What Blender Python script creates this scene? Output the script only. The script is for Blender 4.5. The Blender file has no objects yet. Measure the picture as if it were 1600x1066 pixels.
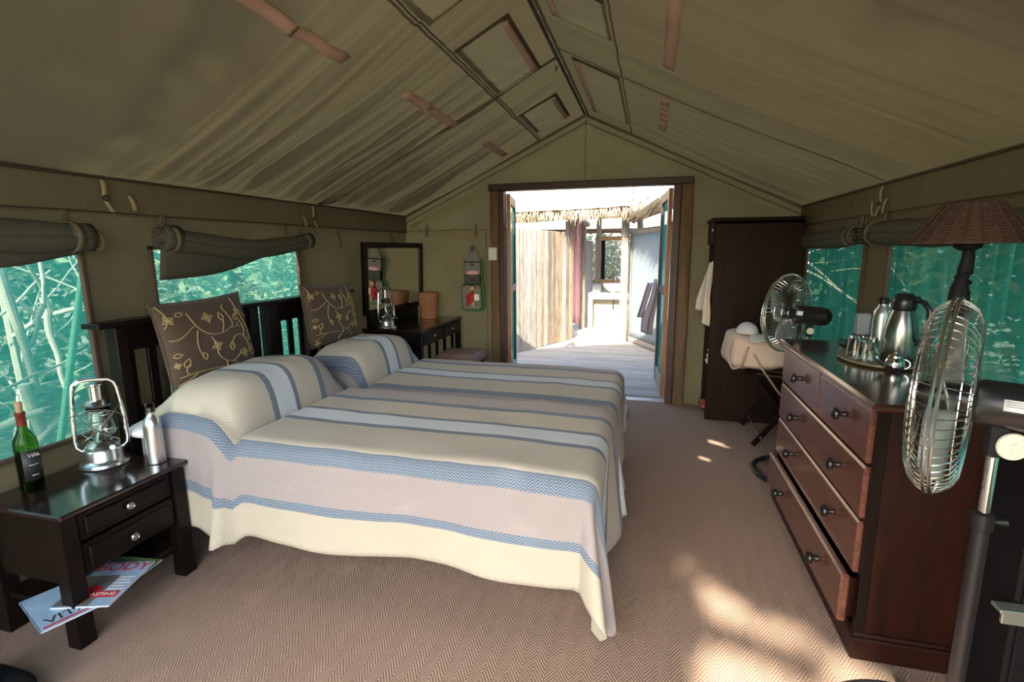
import bpy, bmesh, math, random
from math import sin, cos, pi, radians, hypot, atan2, sqrt, exp
from mathutils import Vector, Matrix, noise

random.seed(7)
S = bpy.context.scene
COL = S.collection

# ------------------------------------------------------------------ camera
cam_d = bpy.data.cameras.new('camera')
cam_d.sensor_width = 36.0
cam_d.lens = 803.0 / 1600.0 * 36.0
cam_d.clip_start = 0.02
cam_d.clip_end = 200
cam = bpy.data.objects.new('camera', cam_d)
COL.objects.link(cam)
_yaw, _pit, _rol = radians(14.9), radians(10.12), radians(0.45)
_r = Vector((cos(_yaw), sin(_yaw), 0))
_f = Vector((-sin(_yaw) * cos(_pit), cos(_yaw) * cos(_pit), -sin(_pit)))
_d = _f.cross(_r)
_r2 = cos(_rol) * _r + sin(_rol) * _d
_d2 = -sin(_rol) * _r + cos(_rol) * _d
cam.matrix_world = Matrix(((_r2.x, -_d2.x, -_f.x, 0), (_r2.y, -_d2.y, -_f.y, 0), (_r2.z, -_d2.z, -_f.z, 1.45), (0, 0, 0, 1)))
S.camera = cam

# ------------------------------------------------------------------ sky and sun
SUN_EL = radians(39.0)
SUN_DIR = Vector((0.14 * cos(SUN_EL), 0.99 * cos(SUN_EL), -sin(SUN_EL))).normalized()   # the way the light travels
W = bpy.data.worlds.new('sky')
S.world = W
W.use_nodes = True
_n = W.node_tree.nodes
_sky = _n.new('ShaderNodeTexSky')
_sky.sky_type = 'NISHITA'
_sky.sun_disc = False
_sky.sun_elevation = SUN_EL
_sky.sun_rotation = radians(188)
_sky.dust_density = 2.5
_sky.air_density = 1.2
W.node_tree.links.new(_sky.outputs[0], _n['Background'].inputs[0])
_n['Background'].inputs[1].default_value = 0.6
sun_d = bpy.data.lights.new('sun', 'SUN')
sun_d.energy = 14.0
sun_d.angle = radians(0.53)
sun_d.color = (1.0, 0.90, 0.72)
sun = bpy.data.objects.new('sun', sun_d)
COL.objects.link(sun)
sun.rotation_euler = SUN_DIR.to_track_quat('-Z', 'Y').to_euler()
sun.location = (0, -10, 12)

S.view_settings.view_transform = 'Standard'
S.view_settings.look = 'None'
S.view_settings.gamma = 1.0
S.view_settings.use_curve_mapping = False
S.view_settings.exposure = 0.75

# ------------------------------------------------------------------ helpers
MW = {}          # world matrix of every root empty


class MB:
    """Collects geometry; build() links it as one mesh object."""

    def __init__(s):
        s.v, s.f, s.uv = [], [], None

    def add(s, vs, fs):
        o = len(s.v)
        s.v += [tuple(p) for p in vs]
        s.f += [tuple(i + o for i in f) for f in fs]
        return s

    def box(s, a, b, bev=0.0, M=None):
        x0, y0, z0 = [min(p, q) for p, q in zip(a, b)]
        x1, y1, z1 = [max(p, q) for p, q in zip(a, b)]
        if bev <= 0:
            vs = [(x0, y0, z0), (x1, y0, z0), (x1, y1, z0), (x0, y1, z0), (x0, y0, z1), (x1, y0, z1), (x1, y1, z1), (x0, y1, z1)]
            fs = [(0, 3, 2, 1), (4, 5, 6, 7), (0, 1, 5, 4), (1, 2, 6, 5), (2, 3, 7, 6), (3, 0, 4, 7)]
        else:
            b_ = min(bev, (x1 - x0) * .49, (y1 - y0) * .49, (z1 - z0) * .49)
            X, Y, Z = (x0, x1), (y0, y1), (z0, z1)
            sg = (1, -1)
            vs, ix = [], {}
            for i in (0, 1):
                for j in (0, 1):
                    for k in (0, 1):
                        for ax in range(3):
                            p = [X[i], Y[j], Z[k]]
                            for q, s_ in enumerate((i, j, k)):
                                if q != ax:
                                    p[q] += b_ * sg[s_]
                            ix[(i, j, k, ax)] = len(vs)
                            vs.append(tuple(p))
            fs = []
            for ax in range(3):
                o1, o2 = (ax + 1) % 3, (ax + 2) % 3
                for e in (0, 1):
                    loop = []
                    for (p, q) in ((0, 0), (1, 0), (1, 1), (0, 1)):
                        t = [0, 0, 0]; t[ax] = e; t[o1] = p; t[o2] = q
                        loop.append(ix[(*t, ax)])
                    fs.append(tuple(loop if e else loop[::-1]))
                for p in (0, 1):
                    for q in (0, 1):
                        t0 = [0, 0, 0]; t0[o1] = p; t0[o2] = q
                        t1 = list(t0); t1[ax] = 1
                        l = [ix[(*t0, o1)], ix[(*t1, o1)], ix[(*t1, o2)], ix[(*t0, o2)]]
                        fs.append(tuple(l if (p ^ q) else l[::-1]))
            for i in (0, 1):
                for j in (0, 1):
                    for k in (0, 1):
                        l = [ix[(i, j, k, 0)], ix[(i, j, k, 1)], ix[(i, j, k, 2)]]
                        fs.append(tuple(l if (i + j + k) % 2 else l[::-1]))
        if M is not None:
            vs = [M @ Vector(p) for p in vs]
        return s.add(vs, fs)

    def tube(s, pts, r, n=8, closed=False, caps=True, flat=1.0):
        pts = [Vector(p) for p in pts]
        m = len(pts)
        rs = r if isinstance(r, (list, tuple)) else [r] * m
        T = []
        for i in range(m):
            if closed:
                t = pts[(i + 1) % m] - pts[i - 1]
            else:
                t = pts[min(i + 1, m - 1)] - pts[max(i - 1, 0)]
            T.append(t.normalized() if t.length > 1e-9 else Vector((0, 0, 1)))
        up = Vector((0, 0, 1)) if abs(T[0].z) < .9 else Vector((1, 0, 0))
        N = (up - T[0] * up.dot(T[0])).normalized()
        vs, fs = [], []
        for i in range(m):
            N = N - T[i] * N.dot(T[i])
            if N.length < 1e-6:
                N = T[i].orthogonal()
            N.normalize()
            B = T[i].cross(N)
            for k in range(n):
                a = 2 * pi * k / n
                vs.append(pts[i] + (N * cos(a) * flat + B * sin(a)) * rs[i])
        q = m if closed else m - 1
        for i in range(q):
            for k in range(n):
                a, b = i * n + k, i * n + (k + 1) % n
                c, d = ((i + 1) % m) * n + (k + 1) % n, ((i + 1) % m) * n + k
                fs.append((a, b, c, d))
        if caps and not closed:
            fs.append(tuple(range(n))[::-1])
            fs.append(tuple((m - 1) * n + k for k in range(n)))
        return s.add(vs, fs)

    def lathe(s, prof, c=(0, 0, 0), n=24, M=None, capb=True, capt=True, ang=2 * pi):
        vs, fs = [], []
        m = len(prof)
        full = abs(ang - 2 * pi) < 1e-6
        cols = n if full else n + 1
        for (r, z) in prof:
            for k in range(cols):
                a = ang * k / n
                vs.append(Vector((r * cos(a), r * sin(a), z)))
        for i in range(m - 1):
            for k in range(n):
                k2 = (k + 1) % cols
                fs.append((i * cols + k, i * cols + k2, (i + 1) * cols + k2, (i + 1) * cols + k))
        if full and capb and prof[0][0] > 1e-5:
            fs.append(tuple(range(cols))[::-1])
        if full and capt and prof[-1][0] > 1e-5:
            fs.append(tuple((m - 1) * cols + k for k in range(cols)))
        if M is not None:
            vs = [M @ p for p in vs]
        c = Vector(c)
        return s.add([p + c for p in vs], fs)

    def grid(s, fn, us, vs_, uvfn=None, skip=None, flip=False):
        base = len(s.v)
        nu, nv = len(us), len(vs_)
        pts = [tuple(fn(u, v)) for u in us for v in vs_]
        fs = []
        for i in range(nu - 1):
            for j in range(nv - 1):
                if skip and skip((us[i] + us[i + 1]) / 2, (vs_[j] + vs_[j + 1]) / 2):
                    continue
                q = (i * nv + j, (i + 1) * nv + j, (i + 1) * nv + j + 1, i * nv + j + 1)
                fs.append(q[::-1] if flip else q)
        s.add(pts, fs)
        if uvfn:
            if s.uv is None:
                s.uv = {}
            for i, u in enumerate(us):
                for j, v in enumerate(vs_):
                    s.uv[base + i * nv + j] = uvfn(u, v)
        return s

    def prism(s, poly, a, b, M=None):
        """polygon of (x, y) pulled from z=a to z=b"""
        n = len(poly)
        vs = [Vector((p[0], p[1], a)) for p in poly] + [Vector((p[0], p[1], b)) for p in poly]
        fs = [tuple(range(n))[::-1], tuple(range(n, 2 * n))]
        fs += [(i, (i + 1) % n, n + (i + 1) % n, n + i) for i in range(n)]
        if M is not None:
            vs = [M @ p for p in vs]
        return s.add(vs, fs)

    def build(s, name, mat, parent=None, smooth=True, world=True, thick=0, sharp=35):
        me = bpy.data.meshes.new(name)
        vs = s.v
        if parent is not None and world and parent in MW:
            I = MW[parent].inverted()
            vs = [tuple(I @ Vector(p)) for p in vs]
        me.from_pydata(vs, [], s.f)
        me.validate()
        if s.uv:
            l = me.uv_layers.new(name='UVMap')
            for lp in me.loops:
                l.data[lp.index].uv = s.uv.get(lp.vertex_index, (0, 0))
        if smooth:
            for p in me.polygons:
                p.use_smooth = True
            me.set_sharp_from_angle(angle=radians(sharp))
        me.materials.append(M_(mat))
        o = bpy.data.objects.new(name, me)
        COL.objects.link(o)
        if parent is not None:
            o.parent = parent
            MW[o] = MW.get(parent, Matrix())
        if thick:
            md = o.modifiers.new('thickness', 'SOLIDIFY')
            md.thickness = thick
            md.offset = 0
        return o


def thing(name, label, cat, loc=(0, 0, 0), rotz=0.0, group=None):
    o = bpy.data.objects.new(name, None)
    COL.objects.link(o)
    o.empty_display_size = .05
    o.location = loc
    o.rotation_euler = (0, 0, rotz)
    MW[o] = Matrix.Translation(Vector(loc)) @ Matrix.Rotation(rotz, 4, 'Z')
    o['label'] = label
    o['category'] = cat
    if group:
        o['group'] = group
    return o


def tag(o, label, cat, group=None, kind=None):
    o['label'] = label
    o['category'] = cat
    if group:
        o['group'] = group
    if kind:
        o['kind'] = kind
    return o


def struct(o, label=None):
    o['kind'] = 'structure'
    if label:
        o['label'] = label
        o['category'] = {'wall': 'wall', 'ceil': 'ceiling', 'floo': 'floor', 'wind': 'window', 'door': 'door'}.get(o.name[:4], 'setting')
    return o


def sroot(name, label, loc=(0, 0, 0)):
    o = bpy.data.objects.new(name, None)
    COL.objects.link(o)
    o.empty_display_size = .05
    o.location = loc
    MW[o] = Matrix.Translation(Vector(loc))
    return struct(o, label)


def lerp(a, b, t):
    return a + (b - a) * t


def lin(a, b, n):
    return [a + (b - a) * i / n for i in range(n + 1)]


def smooth01(t):
    t = max(0.0, min(1.0, t))
    return t * t * (3 - 2 * t)


def N1(x, y=0.0, z=0.0):
    return noise.noise(Vector((x, y, z)))


def text(name, s, size, M, mat, parent, ext=0.0004):
    cu = bpy.data.curves.new(name, 'FONT')
    cu.body = s
    cu.size = size
    cu.extrude = ext
    cu.align_x = 'CENTER'
    cu.align_y = 'CENTER'
    tmp = bpy.data.objects.new(name, cu)
    COL.objects.link(tmp)
    dg = bpy.context.evaluated_depsgraph_get()
    me = bpy.data.meshes.new_from_object(tmp.evaluated_get(dg))
    bpy.data.objects.remove(tmp)
    I = MW[parent].inverted() @ M
    me.transform(I)
    me.materials.clear()
    me.materials.append(M_(mat))
    me.name = name
    o = bpy.data.objects.new(name, me)
    COL.objects.link(o)
    o.parent = parent
    return o


def frame_m(o, x, y, z=None):
    """matrix from origin and axes"""
    x = Vector(x).normalized()
    y = Vector(y).normalized()
    z = x.cross(y).normalized()
    o = Vector(o)
    return Matrix(((x.x, y.x, z.x, o.x), (x.y, y.y, z.y, o.y), (x.z, y.z, z.z, o.z), (0, 0, 0, 1)))


# ------------------------------------------------------------------ materials
MATS = {}
DEFS = {}


def M_(k):
    if k not in MATS:
        MATS[k] = DEFS[k]()
    return MATS[k]


class NT:
    def __init__(s, name):
        s.m = bpy.data.materials.new(name)
        s.m.use_nodes = True
        s.t = s.m.node_tree
        s.t.nodes.clear()
        s.out = s.n('ShaderNodeOutputMaterial')

    def n(s, typ, **kw):
        nd = s.t.nodes.new(typ)
        for k, v in kw.items():
            setattr(nd, k, v)
        return nd

    def l(s, a, b):
        s.t.links.new(a, b)

    def val(s, sock, v):
        if hasattr(v, 'is_linked') or isinstance(v, bpy.types.NodeSocket):
            s.l(v, sock)
        else:
            sock.default_value = v

    def math(s, op, a, b=0.0, c=0.0):
        nd = s.n('ShaderNodeMath', operation=op)
        s.val(nd.inputs[0], a)
        s.val(nd.inputs[1], b)
        if op in ('MULTIPLY_ADD', 'PINGPONG', 'SMOOTH_MIN', 'COMPARE', 'WRAP'):
            s.val(nd.inputs[2], c)
        return nd.outputs[0]

    def mix(s, f, a, b):
        nd = s.n('ShaderNodeMix', data_type='RGBA')
        s.val(nd.inputs[0], f)
        s.val(nd.inputs[6], a if not isinstance(a, tuple) else (*a[:3], 1))
        s.val(nd.inputs[7], b if not isinstance(b, tuple) else (*b[:3], 1))
        return nd.outputs[2]

    def coord(s, which='Object', scale=(1, 1, 1), rot=(0, 0, 0)):
        tc = s.n('ShaderNodeTexCoord')
        mp = s.n('ShaderNodeMapping')
        mp.inputs['Scale'].default_value = scale
        mp.inputs['Rotation'].default_value = rot
        s.l(tc.outputs[which], mp.inputs[0])
        return mp.outputs[0]

    def noise(s, vec, scale, detail=3, rough=.55, dist=0):
        nd = s.n('ShaderNodeTexNoise')
        s.l(vec, nd.inputs['Vector'])
        nd.inputs['Scale'].default_value = scale
        nd.inputs['Detail'].default_value = detail
        nd.inputs['Roughness'].default_value = rough
        nd.inputs['Distortion'].default_value = dist
        return nd.outputs[0]

    def ramp(s, f, stops, interp='LINEAR'):
        nd = s.n('ShaderNodeValToRGB')
        cr = nd.color_ramp
        cr.interpolation = interp
        while len(cr.elements) < len(stops):
            cr.elements.new(0.5)
        for e, (p, c) in zip(cr.elements, stops):
            e.position = p
            e.color = (*c[:3], 1) if isinstance(c, tuple) else (c, c, c, 1)
        s.l(f, nd.inputs[0])
        return nd.outputs[0]

    def bump(s, h, strength=.3, dist=.01):
        nd = s.n('ShaderNodeBump')
        nd.inputs['Strength'].default_value = strength
        nd.inputs['Distance'].default_value = dist
        s.l(h, nd.inputs['Height'])
        return nd.outputs[0]

    def principled(s, color, rough=.5, metal=0.0, bump=None, **kw):
        nd = s.n('ShaderNodeBsdfPrincipled')
        s.val(nd.inputs['Base Color'], (*color[:3], 1) if isinstance(color, tuple) else color)
        s.val(nd.inputs['Roughness'], rough)
        s.val(nd.inputs['Metallic'], metal)
        for k, v in kw.items():
            s.val(nd.inputs[k.replace('_', ' ')], v)
        if bump is not None:
            s.l(bump, nd.inputs['Normal'])
        return nd

    def done(s, sh):
        s.l(sh, s.out.inputs[0])
        return s.m


def plain(name, col, rough=.5, metal=0.0, var=.12, vs=8.0, bs=0.0, bscale=60.0, **kw):
    def mk():
        t = NT(name)
        c = t.coord()
        nz = t.noise(c, vs, 4)
        dark = tuple(x * (1 - var) for x in col)
        lite = tuple(min(1, x * (1 + var)) for x in col)
        colr = t.mix(nz, dark, lite)
        b = t.bump(t.noise(c, bscale, 3), bs, .004) if bs else None
        return t.done(t.principled(colr, rough, metal, b, **kw).outputs[0])
    DEFS[name] = mk


def wood(name, c0, c1, rough=.35, axis='X', scale=6.0, coat=0.0, spec=.5, knots=False):
    def mk():
        t = NT(name)
        sc = {'X': (.12, 1, 1), 'Y': (1, .12, 1), 'Z': (1, 1, .12)}[axis]
        v = t.coord('Object', tuple(k * scale for k in sc))
        n1 = t.noise(v, 3.0, 6, .6, 1.2)
        n2 = t.noise(v, 14.0, 3, .6, .4)
        f = t.math('MULTIPLY_ADD', n2, .35, t.math('MULTIPLY', n1, .75))
        col = t.ramp(f, [(.3, c0), (.72, c1)])
        b = t.bump(f, .12, .003)
        return t.done(t.principled(col, rough, 0, b, Coat_Weight=coat, Coat_Roughness=.12, Specular_IOR_Level=spec).outputs[0])
    DEFS[name] = mk


def canvas(name, dif, tra, fac):
    def mk():
        t = NT(name)
        c = t.coord()
        nz = t.noise(c, 2.2, 5, .6)
        fine = t.noise(c, 160, 2, .5)
        big = t.noise(c, 7.0, 4, .6, .6)
        b = t.bump(t.math('MULTIPLY_ADD', fine, .12, big), .35, .02)
        d = t.n('ShaderNodeBsdfDiffuse')
        t.l(t.mix(nz, tuple(x * .82 for x in dif), tuple(x * 1.15 for x in dif)), d.inputs[0])
        t.l(b, d.inputs['Normal'])
        r = t.n('ShaderNodeBsdfTranslucent')
        t.l(t.mix(nz, tuple(x * .8 for x in tra), tuple(x * 1.15 for x in tra)), r.inputs[0])
        t.l(b, r.inputs['Normal'])
        m = t.n('ShaderNodeMixShader')
        m.inputs[0].default_value = fac
        t.l(d.outputs[0], m.inputs[1])
        t.l(r.outputs[0], m.inputs[2])
        return t.done(m.outputs[0])
    DEFS[name] = mk


canvas('canvas', (.15, .127, .08), (.43, .37, .19), .026)
canvas('canvas_end', (.155, .134, .083), (.44, .38, .17), .10)
canvas('canvas_band', (.165, .142, .09), (.42, .36, .19), .04)
canvas('canvas_flap', (.10, .098, .072), (.2, .22, .13), .04)
canvas('canvas_tape', (.50, .33, .25), (.5, .25, .15), .05)
canvas('canvas_patch', (.175, .155, .10), (.42, .37, .20), .027)
plain('binding', (.075, .045, .03), .8)
plain('seam', (.13, .105, .06), .9)
plain('webbing', (.34, .28, .16), .85, bs=.3, bscale=250)
plain('webbing_dark', (.13, .11, .065), .85)
plain('seam_dark', (.055, .035, .02), .85)


def mk_net(nm='shade_net', base=.33):
    t = NT(nm)
    c = t.coord('Object')
    sep = t.n('ShaderNodeSeparateXYZ')
    t.l(c, sep.inputs[0])
    w = t.math('SINE', t.math('MULTIPLY', sep.outputs[2], 900.0))
    nz = t.noise(c, 18, 3)
    fac = t.math('ADD', base, t.math('ADD', t.math('MULTIPLY', w, .10), t.math('MULTIPLY', t.math('SUBTRACT', nz, .5), .12)))
    tr = t.n('ShaderNodeBsdfTransparent')
    tr.inputs[0].default_value = (.70, .88, .84, 1)
    d = t.n('ShaderNodeBsdfDiffuse')
    d.inputs[0].default_value = (.022, .145, .125, 1)
    l = t.n('ShaderNodeBsdfTranslucent')
    l.inputs[0].default_value = (.03, .34, .28, 1)
    m1 = t.n('ShaderNodeMixShader')
    m1.inputs[0].default_value = .55
    t.l(d.outputs[0], m1.inputs[1])
    t.l(l.outputs[0], m1.inputs[2])
    m2 = t.n('ShaderNodeMixShader')
    t.l(fac, m2.inputs[0])
    t.l(m1.outputs[0], m2.inputs[1])
    t.l(tr.outputs[0], m2.inputs[2])
    return t.done(m2.outputs[0])


DEFS['shade_net'] = mk_net
DEFS['shade_net_gathered'] = lambda: mk_net('shade_net_gathered', .19)


def mk_carpet():
    t = NT('carpet')
    c = t.coord('Object')
    sep = t.n('ShaderNodeSeparateXYZ')
    t.l(c, sep.inputs[0])
    warp = t.noise(c, 3.0, 2)
    x = t.math('ADD', sep.outputs[0], t.math('MULTIPLY', warp, .012))
    y = sep.outputs[1]
    zig = t.math('PINGPONG', x, .042)
    ph = t.math('ADD', y, t.math('MULTIPLY', zig, 1.5))
    rib = t.math('SINE', t.math('MULTIPLY', ph, 2 * pi / .0175))
    rib01 = t.math('MULTIPLY_ADD', rib, .5, .5)
    fleck = t.noise(c, 420, 2, .7)
    soil = t.noise(c, 1.6, 4, .6)
    base = t.mix(soil, (.33, .235, .185), (.42, .31, .25))
    dark = t.mix(.5, base, (.15, .09, .06))
    col = t.mix(t.math('MULTIPLY_ADD', fleck, .5, t.math('MULTIPLY', rib01, .62)), dark, base)
    b = t.bump(t.math('MULTIPLY_ADD', fleck, .6, rib01), .55, .004)
    return t.done(t.principled(col, .95, 0, b, Specular_IOR_Level=.1).outputs[0])


DEFS['carpet'] = mk_carpet

# bedspread: uv.x runs along the bed, uv.y across it from the near hem (metres)
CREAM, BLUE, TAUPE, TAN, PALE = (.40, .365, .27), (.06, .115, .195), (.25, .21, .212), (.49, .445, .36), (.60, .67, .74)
TAUPE_TOP = (.37, .32, .325)  # taupe lightened for the bed top, light painted in; TAN and PALE likewise raised
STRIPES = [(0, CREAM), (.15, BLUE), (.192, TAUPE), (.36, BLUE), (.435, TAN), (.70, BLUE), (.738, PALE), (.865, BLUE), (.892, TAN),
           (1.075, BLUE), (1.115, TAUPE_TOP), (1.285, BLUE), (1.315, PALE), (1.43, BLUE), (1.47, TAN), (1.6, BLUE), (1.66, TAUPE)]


def mk_spread():
    t = NT('striped_weave')
    tc = t.n('ShaderNodeTexCoord')
    sep = t.n('ShaderNodeSeparateXYZ')
    t.l(tc.outputs['UV'], sep.inputs[0])
    u, v = sep.outputs[0], sep.outputs[1]
    f = t.math('DIVIDE', v, 1.9)
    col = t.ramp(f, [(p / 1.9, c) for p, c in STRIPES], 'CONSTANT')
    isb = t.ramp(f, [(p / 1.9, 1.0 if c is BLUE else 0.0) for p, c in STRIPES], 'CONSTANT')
    a = t.math('PINGPONG', u, .017)
    b_ = t.math('PINGPONG', v, .017)
    dia = t.math('SINE', t.math('MULTIPLY', t.math('ADD', a, b_), 2 * pi / .0085))
    che = t.math('SINE', t.math('MULTIPLY', t.math('ADD', v, t.math('MULTIPLY', a, 1.0)), 2 * pi / .0115))
    pat = t.math('ADD', t.math('MULTIPLY', dia, t.math('SUBTRACT', 1.0, isb)), t.math('MULTIPLY', che, t.math('MULTIPLY', isb, 1.7)))
    p01 = t.math('MULTIPLY_ADD', pat, .5, .5)
    light = t.mix(.34, col, (.62, .63, .64))
    darkc = t.mix(.13, col, (.10, .11, .13))
    col2 = t.mix(p01, darkc, light)
    wv = t.noise(t.coord('UV', (1, 1, 1)), 500, 2)
    bm = t.bump(t.math('MULTIPLY_ADD', wv, .6, p01), .25, .0025)
    return t.done(t.principled(col2, .9, 0, bm, Specular_IOR_Level=.15, Sheen_Weight=.1).outputs[0])


DEFS['striped_weave'] = mk_spread

wood('espresso', (.004, .0025, .002), (.011, .0065, .005), .32, 'Y', 5, 0.0, .18)
wood('espresso_top', (.008, .005, .004), (.02, .011, .009), .16, 'Y', 5, .4)
wood('espresso_x', (.004, .0025, .002), (.011, .0065, .005), .32, 'X', 5, 0.0, .18)
wood('espresso_z', (.004, .0025, .002), (.011, .0065, .005), .34, 'Z', 5, 0.0, .18)
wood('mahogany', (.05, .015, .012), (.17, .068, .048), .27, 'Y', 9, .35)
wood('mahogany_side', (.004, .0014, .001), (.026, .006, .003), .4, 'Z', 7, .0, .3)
wood('mahogany_top', (.03, .010, .008), (.075, .028, .02), .16, 'Y', 8, .5)
wood('wardrobe_wood', (.004, .0025, .002), (.020, .008, .005), .5, 'Z', 5, 0.0, .12)
wood('bed_rail', (.03, .008, .008), (.07, .018, .016), .35, 'X', 5)
wood('bark_post', (.06, .038, .022), (.17, .11, .062), .8, 'Z', 10)
wood('jamb_wood', (.02, .009, .008), (.055, .021, .017), .5, 'Z', 8)
wood('jamb_wood_x', (.014, .007, .006), (.038, .016, .013), .5, 'X', 8)
wood('leaf_wood', (.20, .075, .03), (.42, .19, .08), .45, 'Z', 8)
wood('deck_wood', (.24, .22, .20), (.44, .41, .38), .8, 'X', 5)
wood('deck_wood_b', (.19, .17, .15), (.38, .345, .31), .8, 'X', 5)
wood('slab_wood', (.06, .04, .028), (.46, .36, .25), .8, 'Z', 6)
wood('slab_wood_b', (.12, .11, .10), (.52, .47, .40), .8, 'Z', 6)
wood('slab_wood_c', (.04, .034, .03), (.34, .26, .19), .8, 'Z', 6)
wood('grey_pole', (.13, .11, .09), (.32, .28, .24), .8, 'Z', 8)
wood('brown_pole', (.08, .045, .025), (.20, .12, .07), .75, 'X', 8)
wood('frame_orange', (.30, .15, .07), (.48, .27, .13), .6, 'Z', 8)
plain('black_metal', (.012, .012, .014), .35, 0.0, .2)
plain('black_plastic', (.010, .010, .011), .3, 0, .2)
plain('matt_black', (.009, .009, .010), .6, 0, .3, Specular_IOR_Level=.15)
plain('chrome', (.72, .74, .74), .12, 1.0, .05)
plain('wire_chrome', (.62, .66, .64), .22, 1.0, .05)
plain('brushed', (.62, .64, .65), .3, 1.0, .08, 40)
plain('steel_dark', (.33, .35, .33), .24, 1.0, .1)
plain('pewter', (.42, .42, .40), .3, 1.0, .2, 60)
plain('brass', (.55, .36, .10), .35, 1.0, .1)
plain('white_cotton', (.78, .78, .80), .9, 0, .03, bs=.2, bscale=200)
plain('cushion_brown', (.072, .046, .031), .78, 0, .15, 30, .2, 300, Sheen_Weight=.15)
plain('thread_gold', (.37, .29, .13), .6, 0, .15, 40)
plain('paper_white', (.75, .76, .78), .6, 0, .02)
plain('cork', (.42, .27, .15), .85, 0, .25, 90)
plain('foil_red', (.20, .035, .025), .35, .5, .2)
plain('label_dark', (.02, .022, .024), .55)
plain('label_white', (.72, .72, .70), .6, 0, .03)
plain('ink', (.03, .03, .04), .6)
plain('ink_red', (.55, .03, .04), .5)
plain('switch_plastic', (.62, .66, .62), .4, 0, .03)
plain('basket', (.34, .16, .075), .7, 0, .35, 60, .5, 120)
plain('wicker_dark', (.048, .023, .013), .65, 0, .45, 70, .6, 140)
plain('taupe_cloth', (.30, .195, .165), .9, 0, .1, 20, .2, 200)
plain('tote_cloth', (.52, .42, .35), .92, 0, .1, 14, .25, 220)
plain('cap_cloth', (.50, .52, .55), .85, 0, .08)
plain('shirt_cloth', (.58, .53, .45), .9, 0, .08)
plain('robe_cloth', (.34, .29, .32), .95, 0, .08)
plain('green_trim', (.025, .115, .035), .75)
plain('pocket_grey', (.17, .165, .15), .7)
plain('dark_grey', (.05, .05, .055), .7)
plain('red_cloth', (.42, .03, .025), .85)
plain('skin_doll', (.62, .36, .22), .7)
plain('hair_doll', (.20, .09, .03), .8)
plain('pink_cloth', (.72, .42, .45), .9, 0, .1)
plain('screen_blue', (.17, .205, .235), .7, 0, .06, 3)
plain('plaster', (.34, .30, .22), .9, 0, .08, 3)
plain('concrete', (.40, .40, .37), .85, 0, .08, 3)
plain('ceramic', (.82, .82, .78), .25, 0, .03)
plain('grey_box', (.26, .28, .30), .6)
plain('bark', (.40, .34, .27), .9, 0, .3, 14, .5, 30)
plain('bark_pale', (.46, .40, .33), .9, 0, .25, 14, .5, 30)
plain('green_pole', (.22, .48, .30), .6)
plain('shoe_red', (.30, .06, .05), .6)
plain('tray_gold', (.30, .26, .16), .45, .2)
plain('ground_sand', (.17, .145, .11), .95, 0, .35, 1.5)
plain('threshold', (.55, .57, .66), .35, .6)
plain('blade_clear', (.26, .29, .285), .3, .3, .05)
plain('disc_pale', (.70, .70, .60), .4, .2)
plain('ledge_steel', (.55, .60, .56), .3, .8)
plain('bag_brown', (.05, .032, .024), .7)
plain('candle_grey', (.30, .33, .36), .4)
plain('mag_blue', (.33, .48, .66), .35, 0, .35, 12)
plain('mag_grey', (.16, .15, .14), .35, 0, .3, 10)
plain('mag_green', (.14, .24, .09), .35, 0, .6, 14)
plain('thatch_rope', (.35, .27, .18), .9)
plain('log_end', (.62, .36, .20), .8)


def glass(name, col, rough=0.0, ior=1.45):
    def mk():
        t = NT(name)
        nz = t.noise(t.coord(), 6, 2)
        c = t.mix(nz, tuple(x * .97 for x in col), col)
        return t.done(t.principled(c, rough, 0, None, Transmission_Weight=1.0, IOR=ior).outputs[0])
    DEFS[name] = mk


glass('clear_glass', (.96, .98, .97), 0.0, 1.42)
glass('bottle_glass', (.10, .30, .02), .02, 1.3)


def mk_mirror():
    t = NT('mirror_glass')
    nz = t.noise(t.coord(), 2, 2)
    return t.done(t.principled(t.mix(nz, (.84, .86, .84), (.88, .90, .88)), .015, 1.0).outputs[0])


DEFS['mirror_glass'] = mk_mirror


def leafmat(name, a, b, tr):
    def mk():
        t = NT(name)
        nz = t.noise(t.coord(), 3.5, 3)
        c = t.ramp(nz, [(.3, a), (.7, b)])
        d = t.principled(c, .55, 0, None, Specular_IOR_Level=.3)
        l = t.n('ShaderNodeBsdfTranslucent')
        t.l(c, l.inputs[0])
        m = t.n('ShaderNodeMixShader')
        m.inputs[0].default_value = tr
        t.l(d.outputs[0], m.inputs[1])
        t.l(l.outputs[0], m.inputs[2])
        return t.done(m.outputs[0])
    DEFS[name] = mk


leafmat('leaf_green', (.04, .09, .025), (.14, .22, .07), .3)
leafmat('leaf_pale', (.13, .17, .09), (.42, .43, .28), .3)
leafmat('leaf_dry', (.22, .15, .05), (.42, .34, .13), .3)
leafmat('thatch', (.20, .155, .10), (.46, .38, .27), .05)

# ------------------------------------------------------------------ the tent shell
XL, XR, XC = -2.44, 1.235, -0.6025
Y0, Y1 = -0.5, 4.95
ZE, ZR = 1.79, 2.65        # eave and ridge
ZB = 1.63                  # seam under the eave band
DX0, DX1, DZ = -1.39, 0.19, 2.02   # doorway in the end wall


def roofz(x):
    return ZE + (ZR - ZE) * (1 - abs(x - XC) / (XR - XC))


floor = MB().add([(XL - .02, Y0, 0), (XR + .02, Y0, 0), (XR + .02, Y1, 0), (XL - .02, Y1, 0), (XL - .02, Y0, -.06), (XR + .02, Y0, -.06), (XR + .02, Y1, -.06), (XL - .02, Y1, -.06)],
                 [(0, 1, 2, 3), (7, 6, 5, 4), (0, 4, 5, 1), (1, 5, 6, 2), (2, 6, 7, 3), (3, 7, 4, 0)]).build('floor', 'carpet', smooth=False)
struct(floor, 'woven brown herringbone carpet over the tent floor')


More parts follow.
